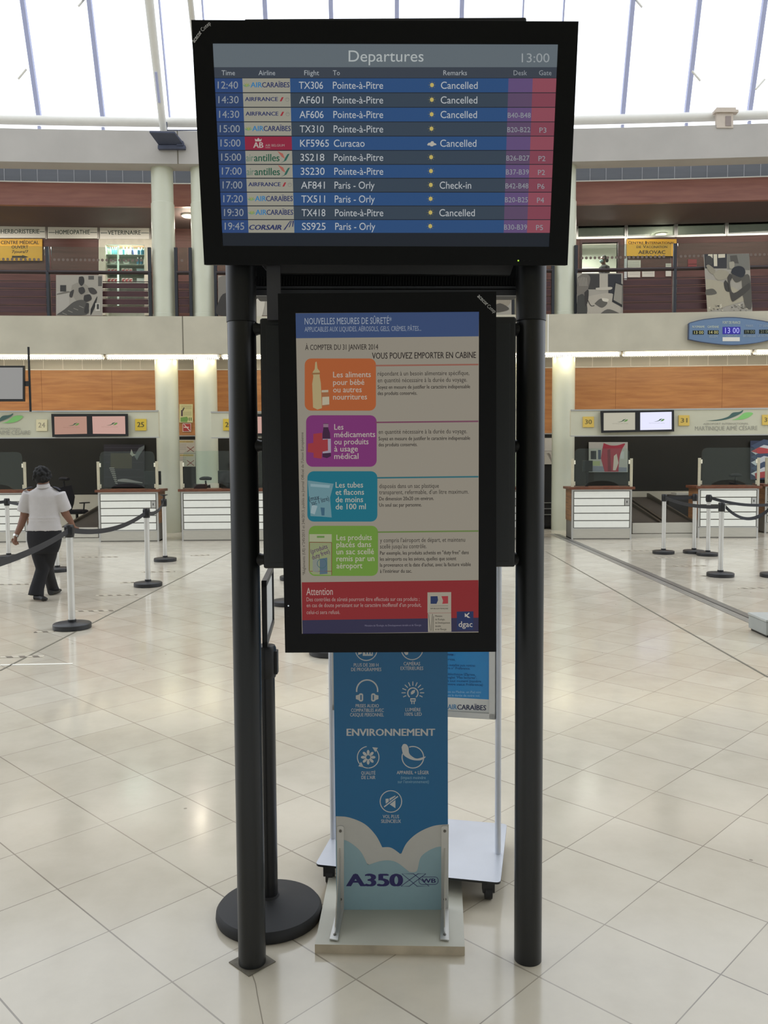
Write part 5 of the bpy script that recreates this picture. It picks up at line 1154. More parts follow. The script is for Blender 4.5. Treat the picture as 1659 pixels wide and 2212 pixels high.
lamp('doorway_fill', 'AREA', (X(1295), YG + 1.2, zgc - .15), 60, (1, .95, .86), .8, (X(1295), YG + 1.2, 0), .8)  # added fill for the room behind the doorway, no fitting there

for xm in (-9.5, -6.2, -2.5, 2, 5.5, 8.6): lamp('gallery_fill', 'AREA', (xm, cy(xm, YG - .75), zgc - .06), 26, (1, .93, .82), 2.6, (xm, cy(xm, YG - .75), 0), .25)  # added fill under the gallery ceiling to brighten the shop signs
for xm in (4.6, 6.3, 8.0, 9.8): lamp('room_fill', 'POINT', (xm, YG + 1.1, Z_SLAB_TOP + 1.2), 22, (1, .97, .9), .15)  # added point fill to lift the dark rooms, without any bulb
# signs on the shop wall
def sign_on_wall(x0, x1, y0, y1, Y, name, lab, cat, base, draw, grp=None, thick=.03):
    p = facade((x0 + x1) / 2, (y0 + y1) / 2, Y); t = thing(name, lab, cat, p.w(0, 0), grp)
    mb = MB(); mb.box_px(p, x0, y0, x1, y1, -thick, 0, base); part(mb, 'panel', t)
    mb = MB(); draw(mb, p); part(mb, 'lettering', t); return t
GRN = ink('#2c4339'); PAPW = ink('#efebe2')
def shop(txt, a, b_, l0, l1, y):
    def f(mb, p):
        mb.text(p, txt, a, b_, y + 4.5, 9, .004, GRN, .012)
        mb.line_px(p, [(l0, y + .8), (a - 1, y + .8)], 1.3, .004, GRN); mb.line_px(p, [(b_ + 1, y + .8), (l1, y + .8)], 1.3, .004, GRN)
    return f
for x0, x1, y0, y1, tx, a, b_, lab in ((-4, 98, 484, 514, 'HERBORISTERIE', 2, 85, 'white pharmacy sign reading HERBORISTERIE at the left edge of the gallery'), (103, 211, 486, 515, 'HOMEOPATHIE', 120, 194, 'white pharmacy sign reading HOMEOPATHIE, the middle one'), (215.5, 323, 487, 516, 'VETERINAIRE', 233, 304, 'white pharmacy sign reading VETERINAIRE above the lit display case')):
    sign_on_wall(x0, x1, y0, y1, YG - .03, 'shop_sign', lab, 'sign', PAPW, shop(tx, a, b_, x0 + 2 if a > 10 else -3, x1 - 1.5, (y0 + y1) / 2 + 1), 'white pharmacy signs')
for px in (100.5, 213, 325):
    p = facade(px, 500, YG); mb = MB(); mb.box_px(p, px - 2.2, 484, px + 2.2, 517, -.02, .03, M('grey sign post', '#9b958f', .4, .4)); struct(mb, 'trim_12')
YEL = ink('#dca832'); BLK = ink('#2e2412')
def d_med(mb, p):
    mb.text(p, 'CENTRE MÉDICAL', 2, 84, 527.5, 7.2, .004, BLK, .02); mb.text(p, 'OUVERT', 25, 61, 537, 6.6, .004, BLK, .02); mb.text(p, '7jours/7', 26, 61, 546.5, 6, .004, BLK, .02)
    mb.poly_px(p, [(26, 552.5), (48, 552.5), (48, 551), (62, 555), (48, 558.5), (48, 557), (26, 557)], .004, BLK)
sign_on_wall(-22, 91, 516, 563, YG - .06, 'direction_sign', 'yellow sign reading CENTRE MÉDICAL OUVERT 7jours/7 with a black arrow', 'sign', YEL, d_med)
def d_vac(mb, p):
    for s, a, b_, y in (('C', 1357, 1362.5, 527), ('ENTRE', 1363, 1390, 527), ('I', 1394, 1396, 527), ('NTERNATIONAL', 1397, 1458, 527), ('DE', 1375, 1385, 536), ('V', 1389, 1395.5, 536), ('ACCINATION', 1396, 1441, 536)): mb.text(p, s, a, b_, y, 6 if len(s) == 1 else 4.8, .004, BLK, .012)
    mb.text(p, 'AEROVAC', 1379, 1437, 548.5, 7.5, .004, BLK, .02)
sign_on_wall(1354, 1461.5, 516.5, 553, YG - .06, 'direction_sign', 'yellow sign reading Centre International de Vaccination AEROVAC', 'sign', YEL, d_vac)
for k, (x0, y0, x1, y1, lab) in enumerate(((1356, 562, 1384, 578, 'white paper notice directly under the left end of the yellow vaccination sign'), (1356, 580, 1383, 599, 'lower white paper notice at the left, crossed by the handrail'), (1387, 578.5, 1414, 598, 'white paper notice crossed by the handrail, second from the left'), (1438, 569, 1450, 597, 'narrow white paper notice left of the dark gallery post'))):
    def dn(mb, p, x0=x0, y0=y0, x1=x1, y1=y1):
        for j in range(3): mb.rect_px(p, x0 + 3, y0 + 4 + j * 4, x1 - 3, y0 + 4.8 + j * 4, .002, ink('#a9a6a2'))
    board(x0, y0, x1, y1, YG - .02, 'paper_notice', lab, 'notice', ink('#c9c6bd'), dn, .01)
for k, (y0, y1, lab) in enumerate(((560, 570, 'upper small red notice left of the large photograph'), (571, 581, 'lower small red notice left of the large photograph'))):
    board(1486, y0, 1505, y1, YG - .02, 'red_notice', lab, 'notice', ink('#8e2f36'), None, .01)

# lit display case of the pharmacy
p = facade(270, 590, YG); cw = M('cream case frame', '#cfc9ba', .5)
dc = thing('display_case', 'lit pharmacy display case with a cream frame, full of small products', 'display case', p.w(0, Z_SLAB_TOP - p.O.z, .0))
mb = MB()
for x0, y0, x1, y1 in ((213.5, 516, 328, 529), (213.5, 529, 228, 681), (312, 529, 328, 681)): mb.box_px(p, x0, y0, x1, y1, -.06, .02, cw)
part(mb, 'frame', dc)
DEP = .42; IN = M('case lining', '#d9dccf', .6)
mb = MB(); a, b_ = p.px(226, 527), p.px(314, 681)
mb.pbox(p, a[0], b_[0], b_[1], a[1], -DEP - .02, -DEP, IN); mb.pbox(p, a[0] - .02, a[0], b_[1], a[1], -DEP, -.05, IN); mb.pbox(p, b_[0], b_[0] + .02, b_[1], a[1], -DEP, -.05, IN); mb.pbox(p, a[0], b_[0], a[1], a[1] + .02, -DEP, -.05, M('case top', '#8a5a38', .6)); part(mb, 'cabinet', dc)
shelf_y = (548, 569, 588, 609, 628, 652)
GS = M('pale shelf', '#b9c7bf', .3)
for y in shelf_y:
    mb = MB(); v = p.px(270, y)[1]; mb.pbox(p, a[0], b_[0], v - .008, v, -DEP, -.07, GS); part(mb, 'shelf', dc)
mb = MB(); mb.box_px(p, 251.5, 529, 255, 660, -.10, -.07, lit('#d9f0d9', 1.3)); part(mb, 'light_strip', dc)
lamp('case_lamp', 'AREA', p.w((a[0] + b_[0]) / 2, a[1] - .03, -.2), 16, (.9, 1, .93), .8, p.w((a[0] + b_[0]) / 2, b_[1], -.24), .2)
def shelf_v(i): return p.px(270, shelf_y[i])[1]
def bottle(px, row, h, r, body, cap_, lab, nm='bottle', cat='bottle', grp='bottles in the display case', n_=-.16):
    u = p.px(px, 560)[0]; v = shelf_v(row); c_ = p.w(u, v, n_)
    t = thing(nm, lab, cat, c_, grp)
    mb = MB(); mb.lathe(c_, [(r, 0), (r, h * .66), (r * .45, h * .76), (r * .42, h * .80)], body, 12); part(mb, 'body', t)
    mb = MB(); mb.lathe(c_ + Vector((0, 0, h * .80)), [(r * .5, 0), (r * .5, h * .2)], cap_, 10); part(mb, 'cap', t)
AQ, PALEG, BLB, WC = ink('#63b4c2', .3), ink('#bfd6c0', .3), ink('#23708e', .3), ink('#e6e8e2', .3)
for k, (x, c_, nmc) in enumerate(((230.5, PALEG, 'pale green'), (235, PALEG, 'pale green'), (240, AQ, 'turquoise'), (244.5, AQ, 'turquoise'), (249, AQ, 'turquoise'))):
    bottle(x, 0, .20, .024, c_, AQ, '%s tube standing on the top left shelf, number %d from the left end' % (nmc, k + 1) if False else '%s tube on the top left shelf, %s from the frame' % (nmc, ('first', 'second', 'third', 'fourth', 'fifth')[k]), 'cosmetic_tube', 'tube', 'tubes on the top left shelf')
for k, (x, c_, l_) in enumerate(((264, AQ, 'turquoise tube just right of the light strip'), (271.5, WC, 'wide white tube in the middle of the top shelf'), (279, WC, 'narrow white tube beside the dark blue bottle'))): bottle(x, 0, .20, .032, c_, WC, l_, 'cosmetic_tube', 'tube', 'tubes on the top middle shelf')
bottle(284, 0, .20, .028, ink('#3a4f86', .3), ink('#20253a'), 'dark indigo bottle in the middle of the top shelf')
for k, (x, l_) in enumerate(((297, 'left one of three blue bottles with white caps'), (304, 'middle one of three blue bottles with white caps'), (310, 'right one of three blue bottles with white caps'))): bottle(x, 0, .19, .036, BLB, WC, l_)
for k, (x, l_) in enumerate(((294.5, 'left blue bottle on the second shelf, right side'), (302, 'middle blue bottle on the second shelf, right side'))): bottle(x, 1, .19, .034, BLB, WC, l_)
bottle(309, 1, .19, .026, WC, WC, 'white bottle at the right end of the second shelf')
SILVB = M('polished bowl', '#e9ece8', .12, .9, .02)
for x, l_ in ((241, 'polished round tin on the second shelf left of the light strip'), (269, 'polished round tin on the second shelf right of the light strip')):
    c_ = p.w(p.px(x, 560)[0], shelf_v(1), -.2); mb = MB(); mb.lathe(c_, [(.05, 0), (.095, .05), (.10, .09), (.085, .11), (.02, .12)], SILVB, 20); tag(mb.build('round_tin'), l_, 'tin')
RB_ = ink('#9b4a48'); 
for row, rn in ((2, 'third'), (3, 'fourth')):
    for k, x in enumerate((231, 238.5, 246, 262, 270, 278)):
        c_ = p.w(p.px(x, 560)[0], shelf_v(row), -.18); t = thing('medicine_box', 'white and red box on the %s shelf, %s from the left' % (rn, ('first', 'second', 'third', 'fourth', 'fifth', 'sixth')[k]), 'box', c_, 'boxes on the %s shelf' % rn)
        q = Pl(c_, p.U, (0, 0, 1)); mb = MB(); mb.pbox(q, -.038, .038, 0, .13, -.05, .02, ink('#d9d4cb')); part(mb, 'carton', t)
        mb = MB(); mb.poly(q, [(-.036, .02), (.036, .02), (.036, .05), (.0, .06), (.036, .08), (.036, .105), (-.02, .105), (-.036, .07)], .0205, RB_); part(mb, 'printed_mark', t)
for row, x, l_ in ((2, 300, 'grey carton at the right of the third shelf'), (3, 300, 'pale green carton at the right of the fourth shelf')):
    c_ = p.w(p.px(x, 560)[0], shelf_v(row), -.18); q = Pl(c_, p.U, (0, 0, 1)); mb = MB(); mb.pbox(q, -.10, .10, 0, .13, -.05, .02, ink('#aebbb2' if row == 3 else '#7f9a9c')); tag(mb.build('carton'), l_, 'box')

# ------------------------------------------------------------------ balustrades along the gallery edge
zr = zof(270, 589, YR); zg1 = zof(104, 533, YR); RGL = clear('balustrade glass', '#eef4f0', .06, .02, .02, '#cfc6b8')
RAILM = M('dark brown rail', '#2b1d1d', .4, .1, .05); POSTM = M('dark slate post', '#2a2d33', .45, .2, .05); ROD = M('dark rod', '#3d2f2e', .4, .3)
DOT = M('frosted dot', '#6f625a', .8, 0, .02)
srows = [(612, 623), (629, 641), (646, 658), (663, 676)]
def balustrade(xa, xb, lab, ends=(1, 1)):
    x0, x1 = X(xa, 600, YR), X(xb, 600, YR); xm = (x0 + x1) / 2; y = lambda x: cy(x, YR)
    t = thing('balustrade', lab, 'balustrade', (xm, y(xm), Z_SLAB_TOP), 'gallery balustrades')
    mb = MB(); n = max(2, int((x1 - x0) / .6)); mb.tube([(x0 + (x1 - x0) * i / n, y(x0 + (x1 - x0) * i / n), zr) for i in range(n + 1)], .042, RAILM, 12); part(mb, 'handrail', t)
    for y0, y1 in srows:
        mb = MB(); mb.arc(x0 + .05, x1 - .05, YR - .012, YR + .012, zof(270, y1, YR), zof(270, y0, YR), DMAROON); part(mb, 'slat', t)
    mb = MB()
    for yy in (608, 626, 643.5, 660.5): mb.arc(x0 + .03, x1 - .03, YR + .02, YR + .032, zof(270, yy, YR) - .008, zof(270, yy, YR) + .008, ROD)
    part(mb, 'rod', t)
    for f, x in ((ends[0], x0), (ends[1], x1)):
        if not f: continue
        s_ = 1 if x == x0 else -1
        mb = MB(); mb.box((x - .03, y(x) - .05, Z_SLAB_TOP), (x + .03, y(x) + .04, zr), POSTM); mb.box((x - .035 , y(x) - .025, zr), (x + .035, y(x) + .025, zg1), POSTM); part(mb, 'post', t)
    mb = MB(); mb.arc(x0 + .06, x1 - .06, YR - .006, YR + .006, zr + .05, zg1, RGL); g = part(mb, 'glass_panel', t)
    mb = MB(); dz = zof(104, 561, YR); n = int((x1 - x0 - .2) / .093)
    for i in range(n):
        x = x0 + .13 + i * .093; mb.lathe((x, y(x) - .012, dz), [(.03, -.0001), (.03, .0001)], DOT, 12) if False else mb.tube([(x, y(x) - .0085, dz), (x, y(x) - .0065, dz)], .031, DOT, 12)
    part(mb, 'frosted_dots', g)
balustrade(-120, 104, 'glass and slat balustrade at the left edge of the gallery, under the yellow medical sign', (1, 1))
balustrade(106, 324, 'glass and slat balustrade in front of the lit display case', (0, 1))
balustrade(381, 412, 'short balustrade between the two upper left columns')
balustrade(466, 830, 'balustrade from the second left column to behind the stand')
balustrade(833, 1108, 'balustrade behind the notice screen and right stand post')
balustrade(1152, 1194, 'short balustrade between the two upper right columns')
balustrade(1244, 1455, 'balustrade in front of the vaccination centre door', (1, 0))
balustrade(1457, 1760, 'balustrade at the right edge of the gallery, behind the large photograph', (1, 1))

# ------------------------------------------------------------------ black and white photographs leaning on the balustrade
G_ = lambda h: ink(h, .5)
def photo(pts, lab, draw, Y=YR - .12):
    cx_ = sum(a for a, b_ in pts) / len(pts); cy_ = sum(b_ for a, b_ in pts) / len(pts); p = facade(cx_, cy_, Y)
    t = thing('photo_panel', lab, 'photograph', p.w(0, Z_SLAB_TOP - p.O.z), 'photograph panels on the gallery'); mb = MB(); mb.slab_px(p, pts, -.02, 0, G_('#9c968a'), G_('#d0ccc2')); part(mb, 'board', t)
    mb = MB(); draw(mb, p); part(mb, 'picture', t)
def ph1(mb, p):
    R = lambda x0, y0, x1, y1, c, n=.002: mb.rect_px(p, x0, y0, x1, y1, n, G_(c)); P = lambda pts, c, n=.003: mb.poly_px(p, curve(pts + [pts[0]], 4)[:-1], n, G_(c))
    R(122, 630, 150, 681, '#a39d93'); R(191, 596, 203, 604, '#4a4844'); R(212, 597, 220, 618, '#57544e'); R(130, 616, 143, 630, '#2b2926'); P([(124, 634), (146, 629), (150, 632), (124, 637)], '#6b665d')
    P([(156, 616), (170, 610), (184, 614), (192, 622), (188, 640), (178, 660), (162, 646), (154, 630)], '#8a8478', .004); P([(171, 598), (180, 598), (182, 610), (176, 618), (170, 610)], '#2a2724', .005)
    P([(152, 630), (160, 626), (156, 642), (150, 640)], '#35312d', .005); P([(190, 622), (202, 622), (210, 632), (202, 636), (194, 632)], '#3a3632', .005); P([(170, 622), (180, 620), (184, 630), (176, 636), (170, 630)], '#2f2c29', .006)
    P([(122, 680), (140, 668), (160, 652), (180, 648), (190, 660), (186, 680)], '#4b4842', .006); P([(182, 638), (194, 636), (198, 646), (188, 652), (181, 648)], '#2c2926', .007); P([(186, 655), (192, 656), (190, 676), (182, 674)], '#2e2b28', .007)
    P([(196, 668), (210, 640), (206, 660), (196, 681)], '#1f1d1b', .004); R(206, 655, 216, 672, '#b9b4a9', .005); R(209, 657, 214, 668, '#3b3935', .006)
    for k in range(4): mb.line_px(p, [(135 + k * 12, 676 - k * 5), (145 + k * 12, 680 - k * 5)], 1.2, .008, G_('#8b867b'))
photo([(121, 594), (221, 594), (221, 681.5), (121, 681.5)], 'black and white photograph of a massage scene, left on the gallery', ph1)
def ph2(mb, p):
    R = lambda x0, y0, x1, y1, c, n=.002: mb.rect_px(p, x0, y0, x1, y1, n, G_(c)); P = lambda pts, c, n=.003: mb.poly_px(p, curve(pts + [pts[0]], 4)[:-1], n, G_(c))
    R(1266, 592, 1342, 625, '#35322f'); R(1295, 592, 1313, 622, '#a9a294', .003); R(1314, 592, 1342, 640, '#24242a', .0025); P([(1270, 640), (1322, 634), (1340, 665), (1330, 680), (1266, 680)], '#a8a092', .003)
    P([(1287, 622), (1320, 620), (1318, 626), (1290, 627)], '#b5ae9f', .004); P([(1247, 600), (1258, 592), (1271, 594), (1275, 604), (1270, 625), (1266, 640), (1247, 640)], '#6d675e', .005)
    for k in range(6): mb.line_px(p, [(1249 + k * 3.5, 598 + abs(k - 3)), (1252 + k * 3.2, 618)], .8, .006, G_('#aaa397'))
    P([(1247, 640), (1260, 636), (1268, 660), (1266, 681), (1247, 681)], '#3b3a35', .006); P([(1262, 632), (1271, 626), (1270, 650), (1264, 662)], '#2f2b28', .007); P([(1284, 656), (1298, 645), (1312, 654), (1300, 665)], '#57534c', .005); P([(1300, 644), (1314, 646), (1312, 652), (1302, 650)], '#c9c2b2', .006)
    mb.poly_px(p, [(1328, 608), (1345, 614), (1344, 664), (1322, 652)], .006, G_('#17171a')); mb.poly_px(p, [(1330, 612), (1344, 617), (1343, 658), (1325, 648)], .008, G_('#8b867a')); P([(1294, 680), (1312, 668), (1332, 674), (1340, 681)], '#55514a', .007)
    mb.line_px(p, curve([(1268, 645), (1276, 660), (1284, 660)]), 1.4, .008, G_('#26231f'))
photo([(1246.5, 590), (1345.5, 590), (1345.5, 681), (1246.5, 681)], 'black and white photograph of an office telephone scene, right of the right column', ph2)
zz = lambda x, y: (1500 + x * .09584, 530 + y * .09584)
def ph3(mb, p):
    P = lambda pts, c, n=.003: mb.poly_px(p, [zz(*q) for q in curve(pts + [pts[0]], 4)[:-1]], n, G_(c)); Q = lambda pts, c, n=.002: mb.poly_px(p, [zz(*q) for q in pts], n, G_(c))
    Q([(220, 200), (730, 190), (730, 520), (240, 520)], '#2b2a2d'); Q([(310, 200), (410, 200), (410, 290), (300, 260)], '#c9c1ab', .003); Q([(430, 200), (510, 200), (515, 470), (440, 470)], '#c9c1ab', .003); Q([(535, 200), (690, 195), (690, 275), (535, 285)], '#c9c1ab', .003)
    Q([(735, 195), (1235, 190), (1245, 560), (740, 540)], '#6f6d64'); Q([(800, 235), (955, 220), (1000, 410), (820, 400)], '#4a463f', .003); P([(780, 380), (890, 370), (890, 500), (800, 520)], '#9a9483', .004)
    P([(255, 260), (330, 235), (400, 290), (410, 410), (320, 450), (240, 400)], '#3a3835', .005); P([(260, 460), (330, 440), (470, 560), (420, 650), (330, 590)], '#8c8573', .006); P([(420, 640), (560, 550), (760, 600), (740, 740), (520, 780)], '#97907d', .005)
    Q([(250, 760), (560, 800), (1000, 1010), (1140, 1250), (290, 1500)], '#a39b86', .0035); P([(255, 1000), (420, 980), (500, 1090), (270, 1120)], '#57534a', .005); P([(700, 780), (780, 900), (790, 1040), (700, 1020), (660, 860)], '#35322d', .006)
    P([(820, 620), (870, 510), (1000, 465), (1110, 510), (1145, 620), (1080, 720), (960, 700)], '#1b1d24', .010); P([(830, 640), (960, 690), (1060, 730), (1040, 800), (930, 830), (850, 720)], '#4a463f', .009); P([(1060, 720), (1240, 690), (1290, 1380), (1170, 1400), (1100, 1180)], '#504c44', .008)
    P([(740, 720), (800, 640), (850, 720), (800, 850), (880, 1080), (1180, 880), (1240, 860), (1230, 1000), (920, 1240), (840, 1250), (790, 1060)], '#3d3933', .011)
    random.seed(3)
    for k in range(40):
        x, y = 300 + random.random() * 850, 1330 + random.random() * 190; w = 20 + random.random() * 50; Q([(x, y), (x + w, y - 30 + random.random() * 60), (x + w * .8, y + 30)], random.choice(['#2a2724', '#c2baa5', '#6b665b', '#8d8676']), .0055 + k * .0001)
photo([zz(215, 205), zz(1235, 185), zz(1310, 1520), zz(300, 1530)], 'tall black and white photograph of a woman resting her head on her hand', ph3, YR - .16)
def ph4(mb, p):
    P = lambda pts, c, n=.003: mb.poly_px(p, curve(pts + [pts[0]], 4)[:-1], n, G_(c))
    P([(472, 600), (488, 596), (500, 620), (484, 640), (472, 650)], '#77726a'); P([(472, 652), (490, 632), (560, 640), (560, 681), (472, 681)], '#33302d', .004); P([(548, 650), (572, 640), (566, 682), (552, 682)], '#c3bcae', .005); P([(520, 610), (580, 606), (585, 640), (540, 645)], '#3a3733', .002)
photo([(471, 595), (588, 595), (588, 681.5), (471, 681.5)], 'black and white photograph partly hidden by the left stand post', ph4)
def ph5(mb, p):
    P = lambda pts, c, n=.003: mb.poly_px(p, curve(pts + [pts[0]], 4)[:-1], n, G_(c))
    P([(1050, 600), (1090, 615), (1104, 640), (1098, 660), (1072, 668), (1050, 670)], '#8d8474'); P([(1060, 665), (1080, 655), (1100, 668), (1070, 675)], '#4a453d', .005); P([(1096, 600), (1104, 610), (1100, 640)], '#6b655a', .004)
photo([(1000, 596), (1105, 596), (1105, 681), (1000, 681)], 'black and white photograph partly hidden between notice screen and right stand post', ph5)

# ------------------------------------------------------------------ fittings on the upper beam
p = facade(368, 314, YB); t = thing('floodlight', 'dark blue-grey wedge floodlight fixed on the upper concrete beam', 'floodlight', p.w(0, 0))
FLM = M('blue grey enamel', '#4a5064', .45, .2, .05)
mb = MB(); P1 = [(333, 303), (386, 304), (399, 318), (345, 317)]
uv = [p.px(*q) for q in P1]; mb.add([p.w(*uv[0], .42), p.w(*uv[1], .42), p.w(*uv[2], .06), p.w(*uv[3], .06)] + [p.w(uv[0][0], uv[0][1] + .035, .42), p.w(uv[1][0], uv[1][1] + .035, .42), p.w(uv[2][0], uv[2][1] + .06, .06), p.w(uv[3][0], uv[3][1] + .06, .06)],
    [(0, 1, 2, 3), (7, 6, 5, 4), (0, 4, 5, 1), (1, 5, 6, 2), (2, 6, 7, 3), (3, 7, 4, 0)], FLM); part(mb, 'visor', t)
mb = MB(); mb.box_px(p, 343, 317, 402, 325, 0, .10, FLM); part(mb, 'housing', t, .01); mb = MB(); mb.box_px(p, 384, 309, 398, 319, 0, .12, FLM); part(mb, 'bracket', t)
q0 = at(359, 264, YB + .1); q1 = at(359, 281, YB + .1); q2 = at(384, 278, YB + .1); q3 = at(412, 278.5, YB + .1)
mb = MB(); zt = Z_BEAM_TOP; mb.box((q0.x - .02, q0.y - .02, zt), (q0.x + .02, q0.y + .02, q0.z), FLM); mb.tube([(q0.x, q0.y, zt + .05), (q3.x + .8, q3.y, zt + .05)], .014, FLM, 8); mb.box((q2.x, q2.y - .02, zt), (q2.x + .03, q2.y + .02, zt + .05), FLM); tag(mb.build('safety_rail'), 'thin grey safety rail on top of the upper beam beside the big display', 'rail')
p = facade(1571, 258, YB - .02); t = thing('roof_housing', 'small pale capped housing standing on the upper beam at right, before the glazing', 'roof housing', (p.O.x, p.O.y, Z_BEAM_TOP))
STN = M('pale stone', '#cbbfb2', .8, 0, .05)  # one even stone tone
mb = MB(); mb.box_px(p, 1548, 244, 1584, 276, -.1, 0, STN); part(mb, 'body', t); mb = MB(); mb.box_px(p, 1543, 238, 1594, 243.5, -.12, .04, STN); mb.box_px(p, 1548, 232, 1590, 238, -.1, 0, STN); part(mb, 'cap', t); mb = MB(); mb.box_px(p, 1567, 251, 1579, 272, -.02, .01, M('louvre slot', '#978b86', .8)); part(mb, 'louvre', t)

# ------------------------------------------------------------------ belt posts of the queues
WP = M('satin aluminium post', '#d5d4cf', .3, .45, .04, 8); DISC = M('black post base', '#202124', .42, 0, .08, 16)
def make_post(knob=False):
    t = thing('belt_post', 'x', 'belt post', (0, 0, 0), 'silver belt posts of the queues')
    mb = MB(); mb.lathe((0, 0, 0), [(.172, 0), (.178, .006), (.178, .045), (.170, .052), (.06, .064), (.045, .066)], DISC, 40); part(mb, 'base', t)
    mb = MB(); mb.lathe((0, 0, 0), [(.040, .062), (.040, .085), (.034, .088)], BLACK, 24); part(mb, 'collar', t)
    mb = MB(); mb.lathe((0, 0, 0), [(.0325, .08), (.0325, .89)], WP, 28); part(mb, 'pole', t)
    mb = MB(); mb.lathe((0, 0, 0), [(.040, .88), (.043, .885), (.043, .992), (.038, 1.0)], BLACK, 24)
    for a in range(4): r = a * math.pi / 2; mb.tube([(.040 * math.cos(r), .040 * math.sin(r), .90), (.040 * math.cos(r), .040 * math.sin(r), .98)], .012, BLACK, 8)
    part(mb, 'belt_head', t)
    return t
post = make_post(); used = []; PP = {}
for k, px, py, lab in (('A', 156, 1357, 'silver belt post nearest the camera on the left, in front of the walking person'), ('B', 320, 1266, 'second silver belt post of the left queue, in front of counter 25'), ('C', 357, 1212, 'third silver belt post of the left queue, with a small round plate on top'),
    ('D', 19, 1206, 'silver belt post at the left edge in front of counter 24'), ('E', 124, 1234, 'silver belt post hidden behind the walking person, only its base showing'),
    ('F', 633, 1252, 'belt post behind the notice screen, furthest of the three hidden ones'), ('G', 622, 1306, 'belt post behind the notice screen, its base showing beside the sign frame'), ('H', 714, 1412, 'belt post behind the notice screen, its base showing at the screen’s lower edge'),
    ('I', 1433, 1196, 'silver belt post at the back left of the right queue, in front of the conveyors'), ('J', 1499, 1195, 'silver belt post of the right queue, in front of the counter 31’s left edge'), ('K', 1529, 1200, 'silver belt post of the right queue just behind the front post'),
    ('L', 1556, 1245, 'silver belt post nearest the camera in the right queue'), ('M', 1672, 1246, 'silver belt post cut by the right edge, only part of its base showing')):
    o = put_copy(post, used, lab); q = floor(px, py); o.location = (q.x, q.y, 0); o.rotation_euler = (0, 0, random.random()); PP[k] = q
c_ = PP['C']; src = [o for o in bpy.data.objects if o.get('label', '').startswith('third silver')][0]
mb = MB(); mb.lathe((0, 0, 0), [(.012, .995), (.012, 1.04), (.06, 1.06), (.06, 1.07)], BLACK, 18); k_ = mb.build('round_plate', post); k_.parent = src; k_.location = (0, 0, 0)
WEB = M('black webbing', '#26272b', .7, 0, .08, 30)
def belt(a, b_, sag, lab, za=.942, zb=.942, twist=0.):
    a, b_ = Vector((a.x, a.y, za)), Vector((b_.x, b_.y, zb)); d = (b_ - a); d.z = 0; d.normalize(); a2 = a + d * .05; b2 = b_ - d * .05; n = 22; mb = MB(); V = []
    for i in range(n + 1):
        t_ = i / n; c = a2.lerp(b2, t_); c.z -= sag * 4 * t_ * (1 - t_); tw = twist * math.sin(math.pi * t_); h = .026 * math.cos(tw); s_ = .026 * math.sin(tw); nn = Vector((-d.y, d.x, 0))
        for q in (-1, 1): V += [c + Vector((0, 0, q * h)) + nn * (q * s_ - .001), c + Vector((0, 0, q * h)) + nn * (q * s_ + .001)]
    F = []
    for i in range(n):
        o = 4 * i; p_ = o + 4; F += [(o, p_, p_ + 2, o + 2), (o + 1, o + 3, p_ + 3, p_ + 1), (o + 2, p_ + 2, p_ + 3, o + 3), (o, o + 1, p_ + 1, p_)]
    F += [(0, 2, 3, 1), (4 * n, 4 * n + 1, 4 * n + 3, 4 * n + 2)]
    mb.add(V, F, WEB); return tag(mb.build('barrier_belt'), lab, 'barrier belt', 'black barrier belts')
q = floor(-150, 1258, .925); q.z = 0
o = put_copy(post, used, 'belt post just outside the left edge of the photo, holding the near belt'); o.location = (q.x, q.y, 0)
belt(PP['A'], q, .06, 'black belt sloping from the nearest left post to the left edge, across the walking person')
belt(PP['A'], PP['B'], .09, 'black belt sagging between the nearest and second left posts'); belt(PP['B'], PP['C'], .07, 'short black belt between the second and third left posts')
belt(PP['D'], PP['E'], .02, 'thin black belt from the left edge post to behind the walking person')
belt(PP['I'], PP['J'], .01, 'short black belt between the two back posts of the right queue'); belt(PP['I'], PP['L'], .05, 'black belt from the back left post to the front post of the right queue')
w = floor(1740, 1199); belt(PP['K'], Vector((w.x, w.y, 0)), .12, 'black belt from the middle right post running off the right edge, above the other', twist=.5)
o = put_copy(post, used, 'belt post just outside the right edge of the photo'); o.location = (w.x, w.y, 0)
belt(PP['L'], PP['M'], .16, 'black twisted belt from the front right post drooping to the right edge', twist=.7)
o = belt(PP['D'], Vector((PP['D'].x - .9, PP['D'].y + .1, 0)), .02, 'loose black belt end at the left edge post')

# ------------------------------------------------------------------ people
SKIN = M('brown skin', '#7a5644', .55, 0, .06, 6); SHIRT = M('white uniform shirt', '#bcb8b7', .8, 0, .04, 14, None, .25); TROU = M('black trousers', '#131317', .85, 0, .1, 12); HAIR = M('black curly hair', '#0d0c0c', .8, 0, .2, 60, None, .6); SHOE = M('black leather shoe', '#111112', .45)
def soft(mb, name, parent, vox, it=6, label=None):
    o = mb.build(name, parent); r = o.modifiers.new('remesh', 'REMESH'); r.mode = 'VOXEL'; r.voxel_size = vox; r.use_smooth_shade = True
    s = o.modifiers.new('smooth', 'SMOOTH'); s.factor = .5; s.iterations = it
    if label: o['label'] = label
    return o
YP = floor(90, 1298).y + .06
def J(x, y, dy=0.): return flat(x, y, YP + dy)
kpx = YP / FPX
def rg(x, y, rx, ry, dy=0.): q = J(x, y, dy); return (q.x, q.y, q.z, rx * kpx, ry * kpx)
foot = floor(92, 1297); pe = thing('person', 'walking person seen from behind in white short-sleeved uniform shirt and black trousers', 'person', (foot.x, foot.y, 0))
